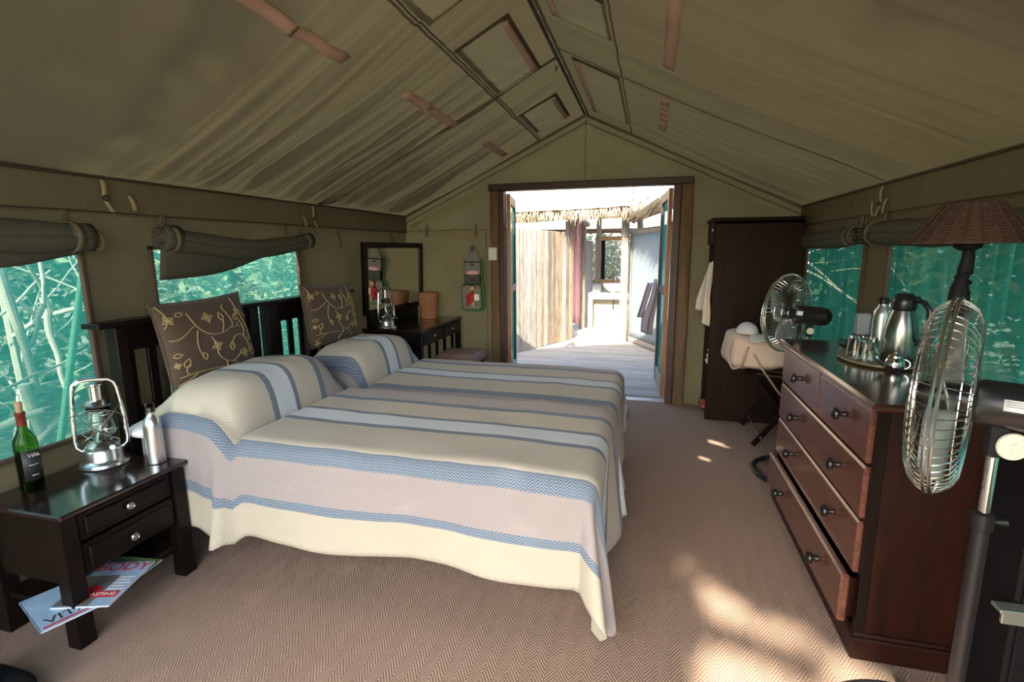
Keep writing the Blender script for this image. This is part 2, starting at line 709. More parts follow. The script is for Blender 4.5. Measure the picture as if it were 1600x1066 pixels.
def breaks(lo, hi, step, cuts):
    pts = sorted(set([lo, hi] + [c for c in cuts if lo < c < hi]))
    out = [lo]
    for a, b in zip(pts, pts[1:]):
        n = max(1, int(round((b - a) / step)))
        out += [a + (b - a) * i / n for i in range(1, n + 1)]
    return out


WZ0, WZ1 = .64, 1.47
WIN_L = [(-.05, 1.735), (2.07, 3.20)]
WIN_R = [(3.50, 4.66), (2.0, 3.17), (.3, 1.62)]


def side_wall(name, X, sgn, wins, label, seed):
    us = breaks(Y0, Y1, .045, [w for p in wins for w in p])
    vs = breaks(0, ZE + .012, .05, [WZ0, WZ1, ZB])

    def fn(y, z):
        e = min(1, (y - Y0) / .15, (Y1 - y) / .15, (ZE - z) / .1, z / .1)
        d = .022 * N1(y * 1.7 + seed, z * .7) + .012 * N1(y * 7 + seed, z * 1.1) + .006 * N1(y * 16, z * 2 + seed)
        return (X + sgn * max(0, e) * abs(d), y, z)
    skip = lambda y, z: WZ0 < z < WZ1 and any(a < y < b for a, b in wins)
    o = MB().grid(fn, us, vs, skip=skip, flip=sgn < 0).build(name, 'canvas')
    struct(o, label)
    MW[o] = Matrix()
    # eave band with gathers
    bs = lin(Y0, Y1, 260)

    def bf(y, z):
        t = (ZE - z) / (ZE - ZB)
        g = .006 * N1(y * 22 + seed, z * .5) + .008 * N1(y * 9 + seed, 3)
        return (X + sgn * (.012 + .9 * abs(g) * (.3 + .7 * sin(pi * t))), y, z)
    MB().grid(bf, bs, lin(ZB - .01, ZE, 4), flip=sgn < 0).build('eave_band', 'canvas_band', o)
    MB().tube([(X + sgn * .017, y, ZB + .004 * N1(y * 2)) for y in lin(Y0, Y1, 60)], .0035, 5).build('seam', 'seam_dark', o)
    MB().tube([(X + sgn * .02, y, ZE - .004) for y in lin(Y0, Y1, 30)], .007, 6).build('eave_cord', 'seam_dark', o)
    # bound edges of the window openings
    for a, b in wins:
        for (p, q) in (((a, WZ0), (a, WZ1)), ((b, WZ0), (b, WZ1)), ((a, WZ0), (b, WZ0)), ((a, WZ1), (b, WZ1))):
            w = .018
            lo = (min(p[0], q[0]) - w / 2, min(p[1], q[1]) - w / 2)
            hi = (max(p[0], q[0]) + w / 2, max(p[1], q[1]) + w / 2)
            MB().box((X - .003, lo[0], lo[1]), (X + sgn * .022, hi[0], hi[1]), .003).build('window_binding', 'binding', o)
    return o


wall_l = side_wall('wall_left', XL, 1, WIN_L, 'olive canvas side wall behind the two headboards', 1.3)
wall_r = side_wall('wall_right', XR, -1, WIN_R, 'olive canvas side wall behind the chest of drawers', 8.7)


def gable(name, Y, sgn, dx0, dx1, dz, label, matn, seed):
    b = MB()

    def pt(x, z):
        q = abs(x - XC)
        d = .03 * N1(x * 1.4 + seed, z * 1.4) + .045 * abs(N1(q * 4.2 - z * 3.4 + seed, z * .8 + q * .6)) + .03 * abs(N1(q * 3.0 + z * 4.6 + seed, z * .7))
        # pull lines running from the door head and from the corners
        a = atan2(z - 1.65, x - XL if x < XC else XR - x)
        d += .02 * sin(a * 13 + seed) * smooth01((abs(x - XC) - .85) / .2)
        e = max(0, min(1, (x - XL) / .1, (XR - x) / .1, (roofz(x) - z) / .12))
        return (x, Y - sgn * abs(d) * e, z)

    def part(x0, x1, zb):
        n = max(2, int((x1 - x0) / .045))
        m = 44
        b.grid(lambda x, t: pt(x, lerp(zb, roofz(x) + .01, t)), lin(x0, x1, n), lin(0, 1, m), flip=sgn < 0)
    part(XL, dx0, 0)
    part(dx1, XR, 0)
    if dz is None:                  # entrance open right up to the roof
        for (p, q) in ((dx0, XC), (XC, dx1)):
            b.grid(lambda x, t: pt(x, lerp(roofz(x) - .10, roofz(x) + .01, t)), lin(p, q, 24), lin(0, 1, 3), flip=sgn < 0)
    else:
        part(dx0, XC, dz)
        part(XC, dx1, dz)
    o = b.build(name, matn)
    struct(o, label)
    MW[o] = Matrix()
    return o


wall_e = gable('wall_end', Y1, 1, DX0, DX1, DZ, 'canvas gable wall around the double door', 'canvas_end', 4.1)
wall_b = gable('wall_rear', Y0, -1, -2.1, 0.90, None, 'canvas gable wall behind the camera with its open entrance', 'canvas', 9.2)
# seams and binding of the end wall
for side in (-1, 1):
    e = XL if side < 0 else XR
    MB().tube([(lerp(e, XC, t), Y1 - .055 + .006 * N1(t * 9), roofz(lerp(e, XC, t)) - .022) for t in lin(0, 1, 30)], .012, 6).build('roof_binding', 'webbing_dark', wall_e)
    MB().tube([(lerp(e, XC, t), Y1 - .05, roofz(lerp(e, XC, t)) - .085 + .004 * N1(t * 7)) for t in lin(0, 1, 30)], .0035, 5).build('seam', 'seam_dark', wall_e)
MB().tube([(XC, Y1 - .045, z) for z in lin(2.07, 2.6, 8)], .003, 5).build('seam', 'seam', wall_e)
MB().tube([(x, Y1 - .05, ZB + .01) for x in lin(XL + .04, -1.52, 10)], .003, 5).build('seam', 'seam', wall_e)
MB().tube([(x, Y1 - .05, ZB + .01) for x in lin(.40, XR - .04, 10)], .003, 5).build('seam', 'seam', wall_e)
MB().tube([(-1.56, Y1 - .05, z) for z in lin(.05, 1.62, 10)], .003, 5).build('seam', 'seam', wall_e)


# the two roof slopes
def fold(s, w):
    """pleats running up the slope: s along the eave, w width of a pleat"""
    return N1(s / w, 0.37) + .45 * N1(s / w * 2.3, 5.1)


_pr = random.Random(12)
PLEATS = {-1: [], 1: []}
_y = 1.9
while _y < 4.75:
    PLEATS[-1].append((_y, _pr.uniform(.020, .045), _pr.uniform(.5, 1.2), _pr.uniform(.016, .038), _pr.uniform(.12, .34)))
    _y += _pr.uniform(.09, .21)
_y = 1.5
while _y < 4.8:
    PLEATS[1].append((_y, _pr.uniform(.016, .03), _pr.uniform(.35, .9), _pr.uniform(.004, .011), _pr.uniform(.05, .25)))
    _y += _pr.uniform(.09, .2)


def pleat(side, t, y):
    d = 0
    for (yk, w, tm, amp, lean) in PLEATS[side]:
        q = y + lean * t - yk
        ww = w * (.7 + 1.1 * t)
        if abs(q) < 3 * ww and t < tm:
            # steep on one side, slack on the other
            g = exp(-(q / (ww * (.6 if q > 0 else 1.5))) ** 2)
            d += amp * g * smooth01(t / .06) * smooth01((tm - t) / (.6 * tm))
    return d


def ceil_pt(side, t, y):
    """t = 0 at the eave, 1 at the ridge"""
    x = lerp(XL if side < 0 else XR, XC, t)
    z = lerp(ZE, ZR, t) - .035 * sin(pi * t) * (1 + .4 * sin(y * 1.1))
    if side < 0:
        s = y + .22 * t
        amp = smooth01((y - 1.55) / .6) * (1 - smooth01((y - 4.35) / .35) * .8)
        up = (1 - smooth01((t - .15) / .85)) * .8 + .2
        d = amp * up * min(1, t * 9) * (.085 * (abs(fold(s, .15)) - .3) + .022 * N1(s * 18, 2)) + .022 * N1(y * 1.1, t * 2)
        d += .05 * smooth01(1 - abs((y + .55 * t) - 1.75) / .14) * sin(pi * min(1, t * 1.15)) * .6
    else:
        s = y + .16 * t
        d = (.032 * (abs(fold(s, .2)) - .3)) * min(1, t * 8) * (1 - .5 * t) + .016 * N1(y * .9 + 7, t * 2)
    d += pleat(side, t, y)
    e = min(1, (Y1 - y) / .2) if y > Y1 - .2 else 1
    d *= max(0.15, e) * min(1, (1 - t) * 10 + .05)
    n = Vector((.42 if side < 0 else -.42, 0, -.9)).normalized()
    return Vector((x, y, z)) + n * d


def ceiling(side, name, label):
    us = lin(0, 1, 50)
    vs = lin(Y0, 1.5, 60) + lin(1.5, Y1, 400)[1:]
    vents = ((-.985, -.735, (1.57, 2.33), (2.68, 3.41), (4.0, 4.66)),) if side < 0 else ((-.485, -.23, (2.32, 2.73), (3.36, 4.60)), (.10, .19, (1.18, 1.23)), (.19, .26, (1.16, 1.19)), (-.03, .07, (.76, .81)))  # small right-slope holes are added out of view to throw sun dapples

    def skip(t, y):
        x = lerp(XL if side < 0 else XR, XC, t)
        return any(a < x < b and any(p < y < q for p, q in iv) for a, b, *iv in vents)
    o = MB().grid(lambda t, y: ceil_pt(side, t, y) if t >= 0 else Vector((XL - .03 if side < 0 else XR + .03, y, ZE - .03)), [-.02] + us, vs, flip=side > 0, skip=skip).build(name, 'canvas')
    struct(o, label)
    MW[o] = Matrix()
    return o


ceil_l = ceiling(-1, 'ceiling_left', 'pleated olive canvas roof slope above the beds')
ceil_r = ceiling(1, 'ceiling_right', 'smooth olive canvas roof slope above the chest of drawers')


def tof(side, x):
    e = XL if side < 0 else XR
    return (x - e) / (XC - e)


def ribbon(side, x0, y0, x1, y1, w, name, mat, parent, off=.006, thick=.004, n=None):
    """flat strip sewn on a roof slope"""
    n = n or max(2, int(hypot(x1 - x0, y1 - y0) / .05))
    L = hypot(x1 - x0, y1 - y0)
    px, py = -(y1 - y0) / L * w / 2, (x1 - x0) / L * w / 2
    nn = Vector((.42 if side < 0 else -.42, 0, -.9)).normalized()

    def fn(a, b):
        x, y = lerp(x0, x1, a) + px * b, lerp(y0, y1, a) + py * b
        return ceil_pt(side, tof(side, x), y) + nn * off
    return MB().grid(fn, lin(0, 1, n), [-1, 0, 1]).build(name, mat, parent, thick=thick)


for (a, b) in ((.9, 1.25), (1.45, 2.15), (2.72, 3.48), (4.10, 4.76)):
    ribbon(-1, -1.315, a, -1.315, b, .05, 'tape_strip', 'canvas_tape', ceil_l)
for (a, b) in ((1.3, 2.80), (3.37, 3.50), (3.54, 3.62), (3.66, 3.78), (3.82, 3.98), (4.02, 4.28)):
    ribbon(1, .055, a, .055, b, .05, 'tape_strip', 'canvas_tape', ceil_r)
for x, yy in ((-1.03, Y0),):
    ribbon(-1, x, Y0, x, Y1 - .05, .010, 'seam', 'seam', ceil_l, .004)
    ribbon(-1, -1.012, Y0, -1.012, Y1 - .05, .006, 'seam', 'seam_dark', ceil_l, .006)
ribbon(-1, XL + .03, 3.46, XC - .01, 3.46, .035, 'seam', 'canvas_patch', ceil_l, .004)
ribbon(-1, XL + .03, 3.445, XC - .01, 3.445, .007, 'seam', 'seam', ceil_l, .007)
ribbon(1, XR - .03, 3.30, XC + .01, 3.30, .008, 'seam', 'seam', ceil_r, .004)
ribbon(1, -.20, Y0, -.20, Y1 - .05, .007, 'seam', 'seam', ceil_r, .004)
ribbon(-1, XC - .012, Y0, XC - .012, Y1 - .05, .018, 'ridge_seam', 'seam_dark', ceil_l, .004)
ribbon(1, XC + .02, Y0, XC + .02, Y1 - .05, .02, 'ridge_seam', 'seam', ceil_r, .004)
for (ya, yb) in ((1.55, 2.35), (2.66, 3.43), (3.98, 4.68)):       # ventilation flaps beside the ridge, left slope
    nn = Vector((.42, 0, -.9)).normalized()

    def vf(a, b, ya=ya, yb=yb):
        x, y = lerp(-1.0, -.715, a), lerp(ya, yb, b)
        return ceil_pt(-1, tof(-1, x), y) + nn * (.006 + .05 * sin(pi * a) * sin(pi * b) ** .6 * abs(N1(x * 5, y * 4)))
    MB().grid(vf, lin(0, 1, 10), lin(0, 1, 16)).build('vent_flap', 'canvas_patch', ceil_l)
    ribbon(-1, -.72, ya, -.72, yb, .012, 'vent_slit', 'seam_dark', ceil_l, .016)
    ribbon(-1, -1.0, ya, -.72, ya, .009, 'vent_slit', 'seam_dark', ceil_l, .018)
    ribbon(-1, -.748, ya + .02, -.748, yb - .02, .032, 'tape_strip', 'canvas_tape', ceil_l, .024)
for (ya, yb) in ((2.3, 2.75), (3.34, 4.62)):                      # flaps on the right slope
    nn = Vector((-.42, 0, -.9)).normalized()

    def vf2(a, b, ya=ya, yb=yb):
        x, y = lerp(-.50, -.215, a), lerp(ya, yb, b)
        return ceil_pt(1, tof(1, x), y) + nn * (.006 + .03 * sin(pi * a) * sin(pi * b) ** .6 * abs(N1(x * 5, y * 4)))
    MB().grid(vf2, lin(0, 1, 10), lin(0, 1, 16)).build('vent_flap', 'canvas_patch', ceil_r)
    ribbon(1, -.50, ya, -.215, ya + .01, .012, 'vent_slit', 'seam_dark', ceil_r, .014)
    ribbon(1, -.478, ya + .02, -.478, yb - .05, .03, 'tape_strip', 'canvas_tape', ceil_r, .02)


def hook(parent, p, d):
    p = Vector(p)
    MB().tube([p + Vector((0, .012 * cos(a), .02 * sin(a) - .02)) for a in lin(-.3, 2 * pi - 1.0, 12)], .0028, 6).build('hook', 'black_metal', parent)


hook(ceil_l, (XC - .03, 3.55, ZR - .03), 1)
hook(wall_e, (XC + .005, Y1 - .07, ZR - .06), 1)


# webbing straps hanging from the eave band
def strap(parent, X, sgn, y, z0, ln, lean, mat='webbing', ring=False, w=.024):
    MB().grid(lambda a, b: (X + sgn * (.03 + .006 * sin(a * 3)), y + b * w / 2 + lean * a, z0 - ln * a), lin(0, 1, 5), [-1, 0, 1]).build('strap', mat, parent, thick=.004)
    if ring:
        c = Vector((X + sgn * .036, y + lean, z0 - ln))
        MB().tube([c + Vector((0, .014 * cos(a), .012 * sin(a) - .006)) for a in lin(0, 2 * pi, 10)[:-1]], .003, 6, closed=True).build('ring', 'black_metal', parent)
        MB().grid(lambda a, b: (X + sgn * (.032 + .012 * a), y + lean + b * w / 2 * .9 + .02 * a, z0 - ln - .012 - .055 * a), lin(0, 1, 4), [-1, 0, 1]).build('strap', mat, parent, thick=.004)


strap(wall_l, XL, 1, 1.865, 1.775, .075, 0, ring=True)
strap(wall_l, XL, 1, 1.985, 1.715, .068, .02)
strap(wall_l, XL, 1, 3.39, 1.775, .085, 0, ring=True)
strap(wall_l, XL, 1, 3.27, 1.70, .075, .03)
strap(wall_l, XL, 1, 3.05, 1.63, .07, .02, 'webbing_dark')
strap(wall_l, XL, 1, 3.68, 1.61, .14, .04, 'webbing_dark')
strap(wall_l, XL, 1, 4.55, 1.61, .10, .04, 'webbing_dark')
strap(wall_r, XR, -1, 3.31, 1.775, .09, 0, ring=True)
strap(wall_r, XR, -1, 3.24, 1.70, .075, .03)
strap(wall_r, XR, -1, 3.42, 1.70, .08, -.02)
strap(wall_r, XR, -1, 3.62, 1.61, .10, -.04, 'webbing_dark')
strap(wall_r, XR, -1, 3.48, 1.61, .07, -.02, 'webbing_dark')
strap(wall_r, XR, -1, 4.72, 1.70, .07, .01)
for x, z0, ln in ((-1.66, 1.70, .12), (-2.18, 1.70, .12)):
    MB().box((x - .012, Y1 - .062, z0 - ln), (x + .012, Y1 - .056, z0), .001).build('strap', 'webbing_dark', wall_e)


# windows: shade net in each opening
def window(n, X, sgn, a, b, label, wav, seed):
    us, vs = lin(a - .09, b + .09, 70), lin(WZ0 - .03, WZ1 + .03, 26)

    def fn(y, z):
        d = wav * (sin(y * 34 + 2.2 * N1(y * 3 + seed, z) + seed) * .55 + N1(y * 9 + seed, z * 1.3)) + .008 * N1(y * 2, z * 2 + seed)
        return (X - sgn * (.012 + abs(d) * .5) + 0 * z, y, z)
    o = MB().grid(fn, us, vs, flip=sgn < 0).build('window_%d' % n, 'shade_net' if sgn > 0 else 'shade_net_gathered')
    return struct(o, label)


window(1, XL, 1, *WIN_L[0], 'green shade-net window behind the wine bottle and lantern', .004, 1)
window(2, XL, 1, *WIN_L[1], 'green shade-net window above the headboards', .004, 2)
window(3, XR, -1, *WIN_R[0], 'green shade-net window beside the wardrobe', .06, 3)
window(4, XR, -1, *WIN_R[1], 'green shade-net window behind the wicker lamp', .045, 4)
window(5, XR, -1, *WIN_R[2], 'green shade-net window right of the camera', .015, 5)


# rolled-up canvas flaps over the windows
def roll(X, sgn, ya, yb, zc, r0, r1, sag, label, hang=None, open_end=None):
    root = thing('rolled_window_flap', label, 'window flap', (X + sgn * .09, (ya + yb) / 2, zc), 0, 'rolled canvas flaps over the windows')
    n = 40

    def ctr(t):
        return Vector((X + sgn * (.060 + .008 * sin(5 * t)), lerp(ya, yb, t), zc - sag * sin(pi * t)))

    def fn(t, a):
        r = lerp(r0, r1, t) * (1 + .16 * N1(t * 5 + ya, cos(a) * 1.2, sin(a) * 1.2)) * (1 - .12 * exp(-((t - .06) / .02) ** 2) - .12 * exp(-((t - .94) / .02) ** 2))
        c = ctr(t)
        return (c.x + sgn * r * .85 * cos(a), c.y, c.z + r * sin(a))
    MB().grid(fn, lin(0, 1, n), lin(0, 2 * pi, 20)).build('canvas_roll', 'canvas_flap', root, thick=.004)
    for t in (0.0, 1.0):           # spiral end
        c = ctr(t)
        rr = lerp(r0, r1, t)
        e = -1 if t == 0 else 1
        pts = [c + Vector((sgn * .85 * rr * (1 - k / 40) * cos(k * .45), 0, rr * (1 - k / 40) * sin(k * .45))) for k in range(38)]
        m = MB()
        for k in range(37):
            p, q = pts[k], pts[k + 1]
            d = Vector((0, -e * .10, 0))
            m.add([p, q, q + d, p + d], [(0, 1, 2, 3)])
        m.build('roll_end', 'canvas_flap' if t else 'canvas_flap', root, thick=.006)
    for t in (.05, .95):
        c = ctr(t)
        rr = lerp(r0, r1, t) * 1.0
        m = MB()
        m.grid(lambda a, b: (c.x + sgn * rr * .98 * cos(a), c.y + b * .014, c.z + rr * 1.06 * sin(a)), lin(-pi * .6, pi * .75, 16), [-1, 1])
        m.build('tie_strap', 'webbing_dark', root, thick=.004)
        MB().box((X + sgn * .018, c.y - .012, c.z + rr * .6), (X + sgn * .026, c.y + .012, ZB), .001).build('tie_strap', 'webbing_dark', root)
    if hang:                       # the slack sheet hanging under the roll
        m = MB()
        nh = len(hang) - 1

        def hf(t, b):
            k = t * nh
            i = min(nh - 1, int(k))
            dz = lerp(hang[i], hang[i + 1], k - i)
            c = ctr(t)
            return (c.x + sgn * (.01 * sin(t * 11) - .035 * b), c.y, c.z - lerp(r0, r1, t) * .6 - dz * b)
        m.grid(hf, lin(0, 1, 36), lin(0, 1, 4)).build('slack_sheet', 'canvas_flap', root, thick=.003)
    return root


roll(XL, 1, .2, 1.76, 1.515, .075, .058, -.005, 'thick dark canvas flap rolled above the wine bottle window', [.05, .07, .11, .12, .10, .08, .03])
roll(XL, 1, 2.09, 3.30, 1.525, .062, .05, .06, 'sagging canvas flap rolled up above the two headboards', [.18, .15, .12, .08, .035, .0, .0, .0])
roll(XR, -1, 3.50, 4.86, 1.515, .055, .06, .02, 'short canvas flap rolled up beside the wardrobe top', [.0, .0, .02, .02, .0])
roll(XR, -1, 1.9, 3.32, 1.525, .055, .062, .015, 'canvas flap rolled up behind the wicker lampshade', [.0, .01, .01, .0])
roll(XR, -1, .25, 1.62, 1.525, .06, .06, .02, 'canvas flap rolled up to the right of the near fan', None)
for (yy, zz) in ((1.80, 1.50), (3.325, 1.50)):
    MB().tube([(XL + .03, yy + .022 * sin(a), zz + .035 * cos(a)) for a in lin(0, pi, 8)], .011, 6).build('toggle_loop', 'webbing', wall_l)

# ------------------------------------------------------------------ the double door in the end wall
door = sroot('door_1', 'open double door with rough timber posts and net panels', (-.6, Y1, 0))


def rough_post(x0, x1, y0, y1, z0, z1, name, mat, parent, seed):
    c = ((x0 + x1) / 2, (y0 + y1) / 2)
    hx, hy = (x1 - x0) / 2, (y1 - y0) / 2

    def fn(z, a):
        k = 1 + .07 * N1(z * 2.5 + seed, cos(a), sin(a)) + .05 * N1(z * 9 + seed, cos(a) * 2, sin(a) * 2)
        e = 3.0
        ca, sa = cos(a), sin(a)
        q = (abs(ca) ** e + abs(sa) ** e) ** (-1 / e)
        return (c[0] + hx * k * q * ca, c[1] + hy * k * q * sa, z)
    return MB().grid(fn, lin(z0, z1, 26), lin(0, 2 * pi, 16), flip=True).build(name, mat, parent)


rough_post(-1.515, -1.415, 4.87, 4.98, 0, 2.0, 'door_post', 'bark_post', door, 1)
rough_post(.245, .355, 4.87, 4.98, 0, 2.0, 'door_post', 'bark_post', door, 5)
MB().box((-1.42, 4.89, 0), (-1.375, 5.0, 2.0), .004).build('jamb', 'jamb_wood', door)
MB().box((.185, 4.89, 0), (.245, 5.0, 2.0), .004).build('jamb', 'jamb_wood', door)
MB().box((-1.52, 4.86, 2.0), (.345, 4.99, 2.062), .006).build('lintel', 'jamb_wood_x', door)
MB().box((-1.375, 4.92, 0), (.185, 5.0, .012), .003).build('threshold', 'threshold', door)


def door_leaf(hx, hy, tx, ty, z0, z1, nm):
    """one leaf from the hinge (hx, hy) to its free edge (tx, ty)"""
    a = atan2(ty - hy, tx - hx)
    L = hypot(tx - hx, ty - hy)
    M = Matrix.Translation((hx, hy, 0)) @ Matrix.Rotation(a, 4, 'Z')
    leaf = MB().box((0, -.018, z0), (.075, .018, z1), .004, M).build('door_leaf', 'leaf_wood', door)
    MB().box((L - .075, -.018, z0), (L, .018, z1), .004, M).build('stile', 'jamb_wood', leaf)
    MB().box((.075, -.016, z0), (L - .075, .016, z0 + .16), .003, M).build('rail', 'slab_wood_b', leaf)
    MB().box((.075, -.016, z1 - .09), (L - .075, .016, z1), .003, M).build('rail', 'jamb_wood', leaf)
    MB().box((.075, -.016, 1.0), (L - .075, .016, 1.07), .003, M).build('rail', 'jamb_wood', leaf)
    MB().grid(lambda u, v: M @ Vector((u, .004 * N1(u * 6, v * 4), v)), lin(.075, L - .075, 10), lin(z0 + .16, z1 - .09, 20)).build('net_panel', 'shade_net', leaf)
    for z in (.35, 1.62):
        MB().box((-.03, -.024, z), (.055, -.018, z + .075), .002, M).build('hinge', 'brass', leaf)


door_leaf(.165, 5.01, .11, 5.74, .03, 1.985, 'r')
door_leaf(-1.36, 5.01, -1.49, 5.74, .03, 1.985, 'l')
sw = thing('light_switch', 'pale three-rocker light switch on the left door post', 'switch', (-1.48, 4.868, 1.405))
MB().box((-1.522, 4.848, 1.345), (-1.438, 4.868, 1.468), .004).build('plate', 'switch_plastic', sw)
for k in range(3):
    MB().box((-1.492, 4.842, 1.372 + k * .026), (-1.470, 4.850, 1.392 + k * .026), .002).build('rocker', 'paper_white', sw)

# ------------------------------------------------------------------ beds
def fbox(p, name, a, b, mat, bev=.004):
    return MB().box(a, b, bev).build(name, mat, p)


BX0, BX1, BZ = -2.25, -.165, .645


HB = {1: (1.655, 2.66), 2: (2.665, 3.67)}


def bed(y0, y1, label, seed):
    root = thing('bed', label, 'bed', ((BX0 + BX1) / 2, (y0 + y1) / 2, 0), 0, 'twin beds')
    for (x, y) in ((BX0 + .02, y0 + .05), (BX0 + .02, y1 - .05), (BX1 - .12, y0 + .32), (BX1 - .12, y1 - .32)):
        fbox(root, 'leg', (x - .035, y - .035, 0), (x + .035, y + .035, .32), 'espresso_z')
    fbox(root, 'side_rail', (BX0, y0 + .07, .19), (BX1, y0 + .10, .42), 'bed_rail')
    fbox(root, 'side_rail', (BX0, y1 - .06, .19), (BX1, y1 - .03, .42), 'bed_rail')
    fbox(root, 'foot_rail', (BX1 - .05, y0 + .06, .19), (BX1 - .02, y1 - .06, .42), 'bed_rail')
    fbox(root, 'slat_base', (BX0, y0 + .06, .38), (BX1 - .04, y1 - .06, .42), 'bed_rail')
    MB().box((BX0 + .03, y0 + .05, .42), (BX1 - .04, y1 - .05, BZ - .07), .05).build('mattress', 'white_cotton', root)
    hx0, hx1 = -2.36, -2.315
    y0, y1 = HB[seed][0] - .01, HB[seed][1] + .01
    fbox(root, 'headboard_post', (hx0 - .005, y0 + (.095 if seed == 1 else .045), 0), (hx1 + .015, y0 + .15, 1.12), 'espresso_z')
    fbox(root, 'headboard_post', (hx0 - .005, y1 - .115, 0), (hx1 + .015, y1 - .045, 1.12), 'espresso_z')
    fbox(root, 'headboard_cap', (hx0 - .02, HB[seed][0], 1.12), (hx1 + .035, HB[seed][1], 1.145), 'espresso')
    fbox(root, 'headboard_rail', (hx0, y0 + .115, 1.0), (hx1, y1 - .115, 1.12), 'espresso')
    fbox(root, 'headboard_rail', (hx0, y0 + .115, .62), (hx1, y1 - .115, .72), 'espresso')
    n = 7
    w = (y1 - y0 - .23)
    for k in range(n):
        c = y0 + .115 + w * (k + .5) / n
        hw = .045 if k == 3 else .024
        fbox(root, 'headboard_slat', (hx0 + .014, c - hw, .72), (hx1 - .014, c + hw, 1.0), 'espresso_z', .003)
    return root


B1 = (1.715, 2.635)
B2 = (2.755, 3.68)
bed(*B1, 'dark wooden bed nearest the camera, beside the black nightstand', 1)
bed(*B2, 'dark wooden bed farther back, beside the dressing table', 2)


def bedspread(y0, y1, Ln, Lb, Lf, t0, BZ, label, seed):
    """cloth over mattress and pillows; t0 = offset of the stripe pattern at the near hem"""
    r = .065
    x1 = BX1 + .02 - r
    ya, yb = y0 - .005 + r, y1 + .005 - r

    def edge(d):
        if d < r * pi / 2:
            a = d / r
            return r * sin(a), r * (1 - cos(a))
        return r, r + d - r * pi / 2

    CR = -1.72

    def mound(s, v):
        """pillow height; v = -1..1 across"""
        cre = -.022 * exp(-((s - CR - .005) / .022) ** 2)
        if s > CR:
            return cre + .012 * exp(-(s - CR) / .25) * smooth01((s - CR) / .05)
        p = max(0, 1 - (1 - smooth01((CR - s) / .17)) ** 2.2)
        q = 1 - .6 * smooth01((-2.06 - s) / .18)
        ac = max(0, 1 - abs(v) ** 4.5) ** .6
        return (.225 * p * q) * (.40 + .60 * ac) * (1 + .07 * N1(s * 5, v * 3 + seed)) + cre

    def fn(s, t):
        dx = max(0, s - x1)
        dyn = max(0, ya - t)
        dyf = max(0, t - yb)
        dy = -dyn if dyn > 0 else dyf
        x, y = min(s, x1), min(max(t, ya), yb)
        d = hypot(dx, dy)
        z = BZ + mound(s, (y - (ya + yb) / 2) / ((yb - ya) / 2)) + .007 * N1(s * 2 + seed, t * 2) + .004 * N1(s * 7 + seed, t * 7)
        z -= .012 * smooth01((s - x1 + .35) / .35)
        if s < CR and s > CR - .16:                 # the pillow bulges over its own crease
            x += .035 * sin(pi * (CR - s) / .16) * max(0, 1 - abs((y - (ya + yb) / 2) / ((yb - ya) / 2)) ** 6)
        if d > 0:
            out, down = edge(d)
            ux, uy = dx / d, dy / d
            h = max(0, d - r * pi / 2)
            corner = 2 * abs(ux * uy)
            fl = .02 * h + .17 * h * corner
            if dy < 0 and dx == 0:                  # folds in the hanging near side
                fade = smooth01((s - CR) / .1)
                fl += h * (.05 * sin(s * 9 + seed + 1.2 * sin(s * 2.3)) + .04 * N1(s * 6 + seed, 1)) * (.25 + .75 * fade)
                fl += .28 * h * exp(-((s - CR + .05) / .04) ** 2)
            elif dy == 0:
                fl += h * (.10 * sin(t * 8 + seed) + .07 * N1(t * 5 + seed, 4))
            else:
                th = atan2(abs(uy), ux)
                fl += h * (.20 * sin(th * 6.0 + seed * .7 + .4) * corner)
            x += ux * (out + fl)
            y += uy * (out + fl)
            z -= max(0, mound(s, 1.0)) * smooth01(h / .30)
            z -= down * (1 - .02 * corner)
            if dy < 0 and dx == 0:
                z += .05 * h * sin(s * 7 + 1) * .6 - .12 * h * exp(-((s - CR + .10) / .12) ** 2)
            if dy < 0:
                y += .022 * smooth01((-1.86 - s) / .1)
            z = max(z, .012 + .02 * corner)
        return (x, y, z)
    su = breaks(BX0 + .03, x1 + Lf, .022, [x1, CR, CR - .02, CR + .02])
    tv = breaks(ya - Ln, yb + Lb, .020, [ya, yb])
    tn = ya - Ln
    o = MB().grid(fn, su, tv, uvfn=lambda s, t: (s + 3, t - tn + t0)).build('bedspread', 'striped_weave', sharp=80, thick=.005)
    return tag(o, label, 'bedspread', 'striped bedspreads')


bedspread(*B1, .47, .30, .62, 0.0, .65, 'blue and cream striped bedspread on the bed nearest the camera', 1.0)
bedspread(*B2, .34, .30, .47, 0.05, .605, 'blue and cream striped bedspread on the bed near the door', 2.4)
pil = MB()


def pillow_fn(cx, cy, cz, lx, ly, lz):
    def fn(u, v):
        # u around latitude, v longitude, superellipsoid
        cu, su_ = cos(u), sin(u)
        cv, sv = cos(v), sin(v)
        sp = lambda a, e: math.copysign(abs(a) ** e, a)
        return (cx + lx * sp(cu, .8) * sp(cv, .5), cy + ly * sp(cu, .8) * sp(sv, .5), cz + lz * sp(su_, .9))
    return fn


pil.grid(pillow_fn(-2.205, 1.945, .645, .088, .265, .045), lin(-pi / 2, pi / 2, 14), lin(-pi, pi, 28), flip=False)
tag(pil.build('pillow', 'white_cotton'), 'white pillow end sticking out of the near bedspread by the headboard', 'pillow')


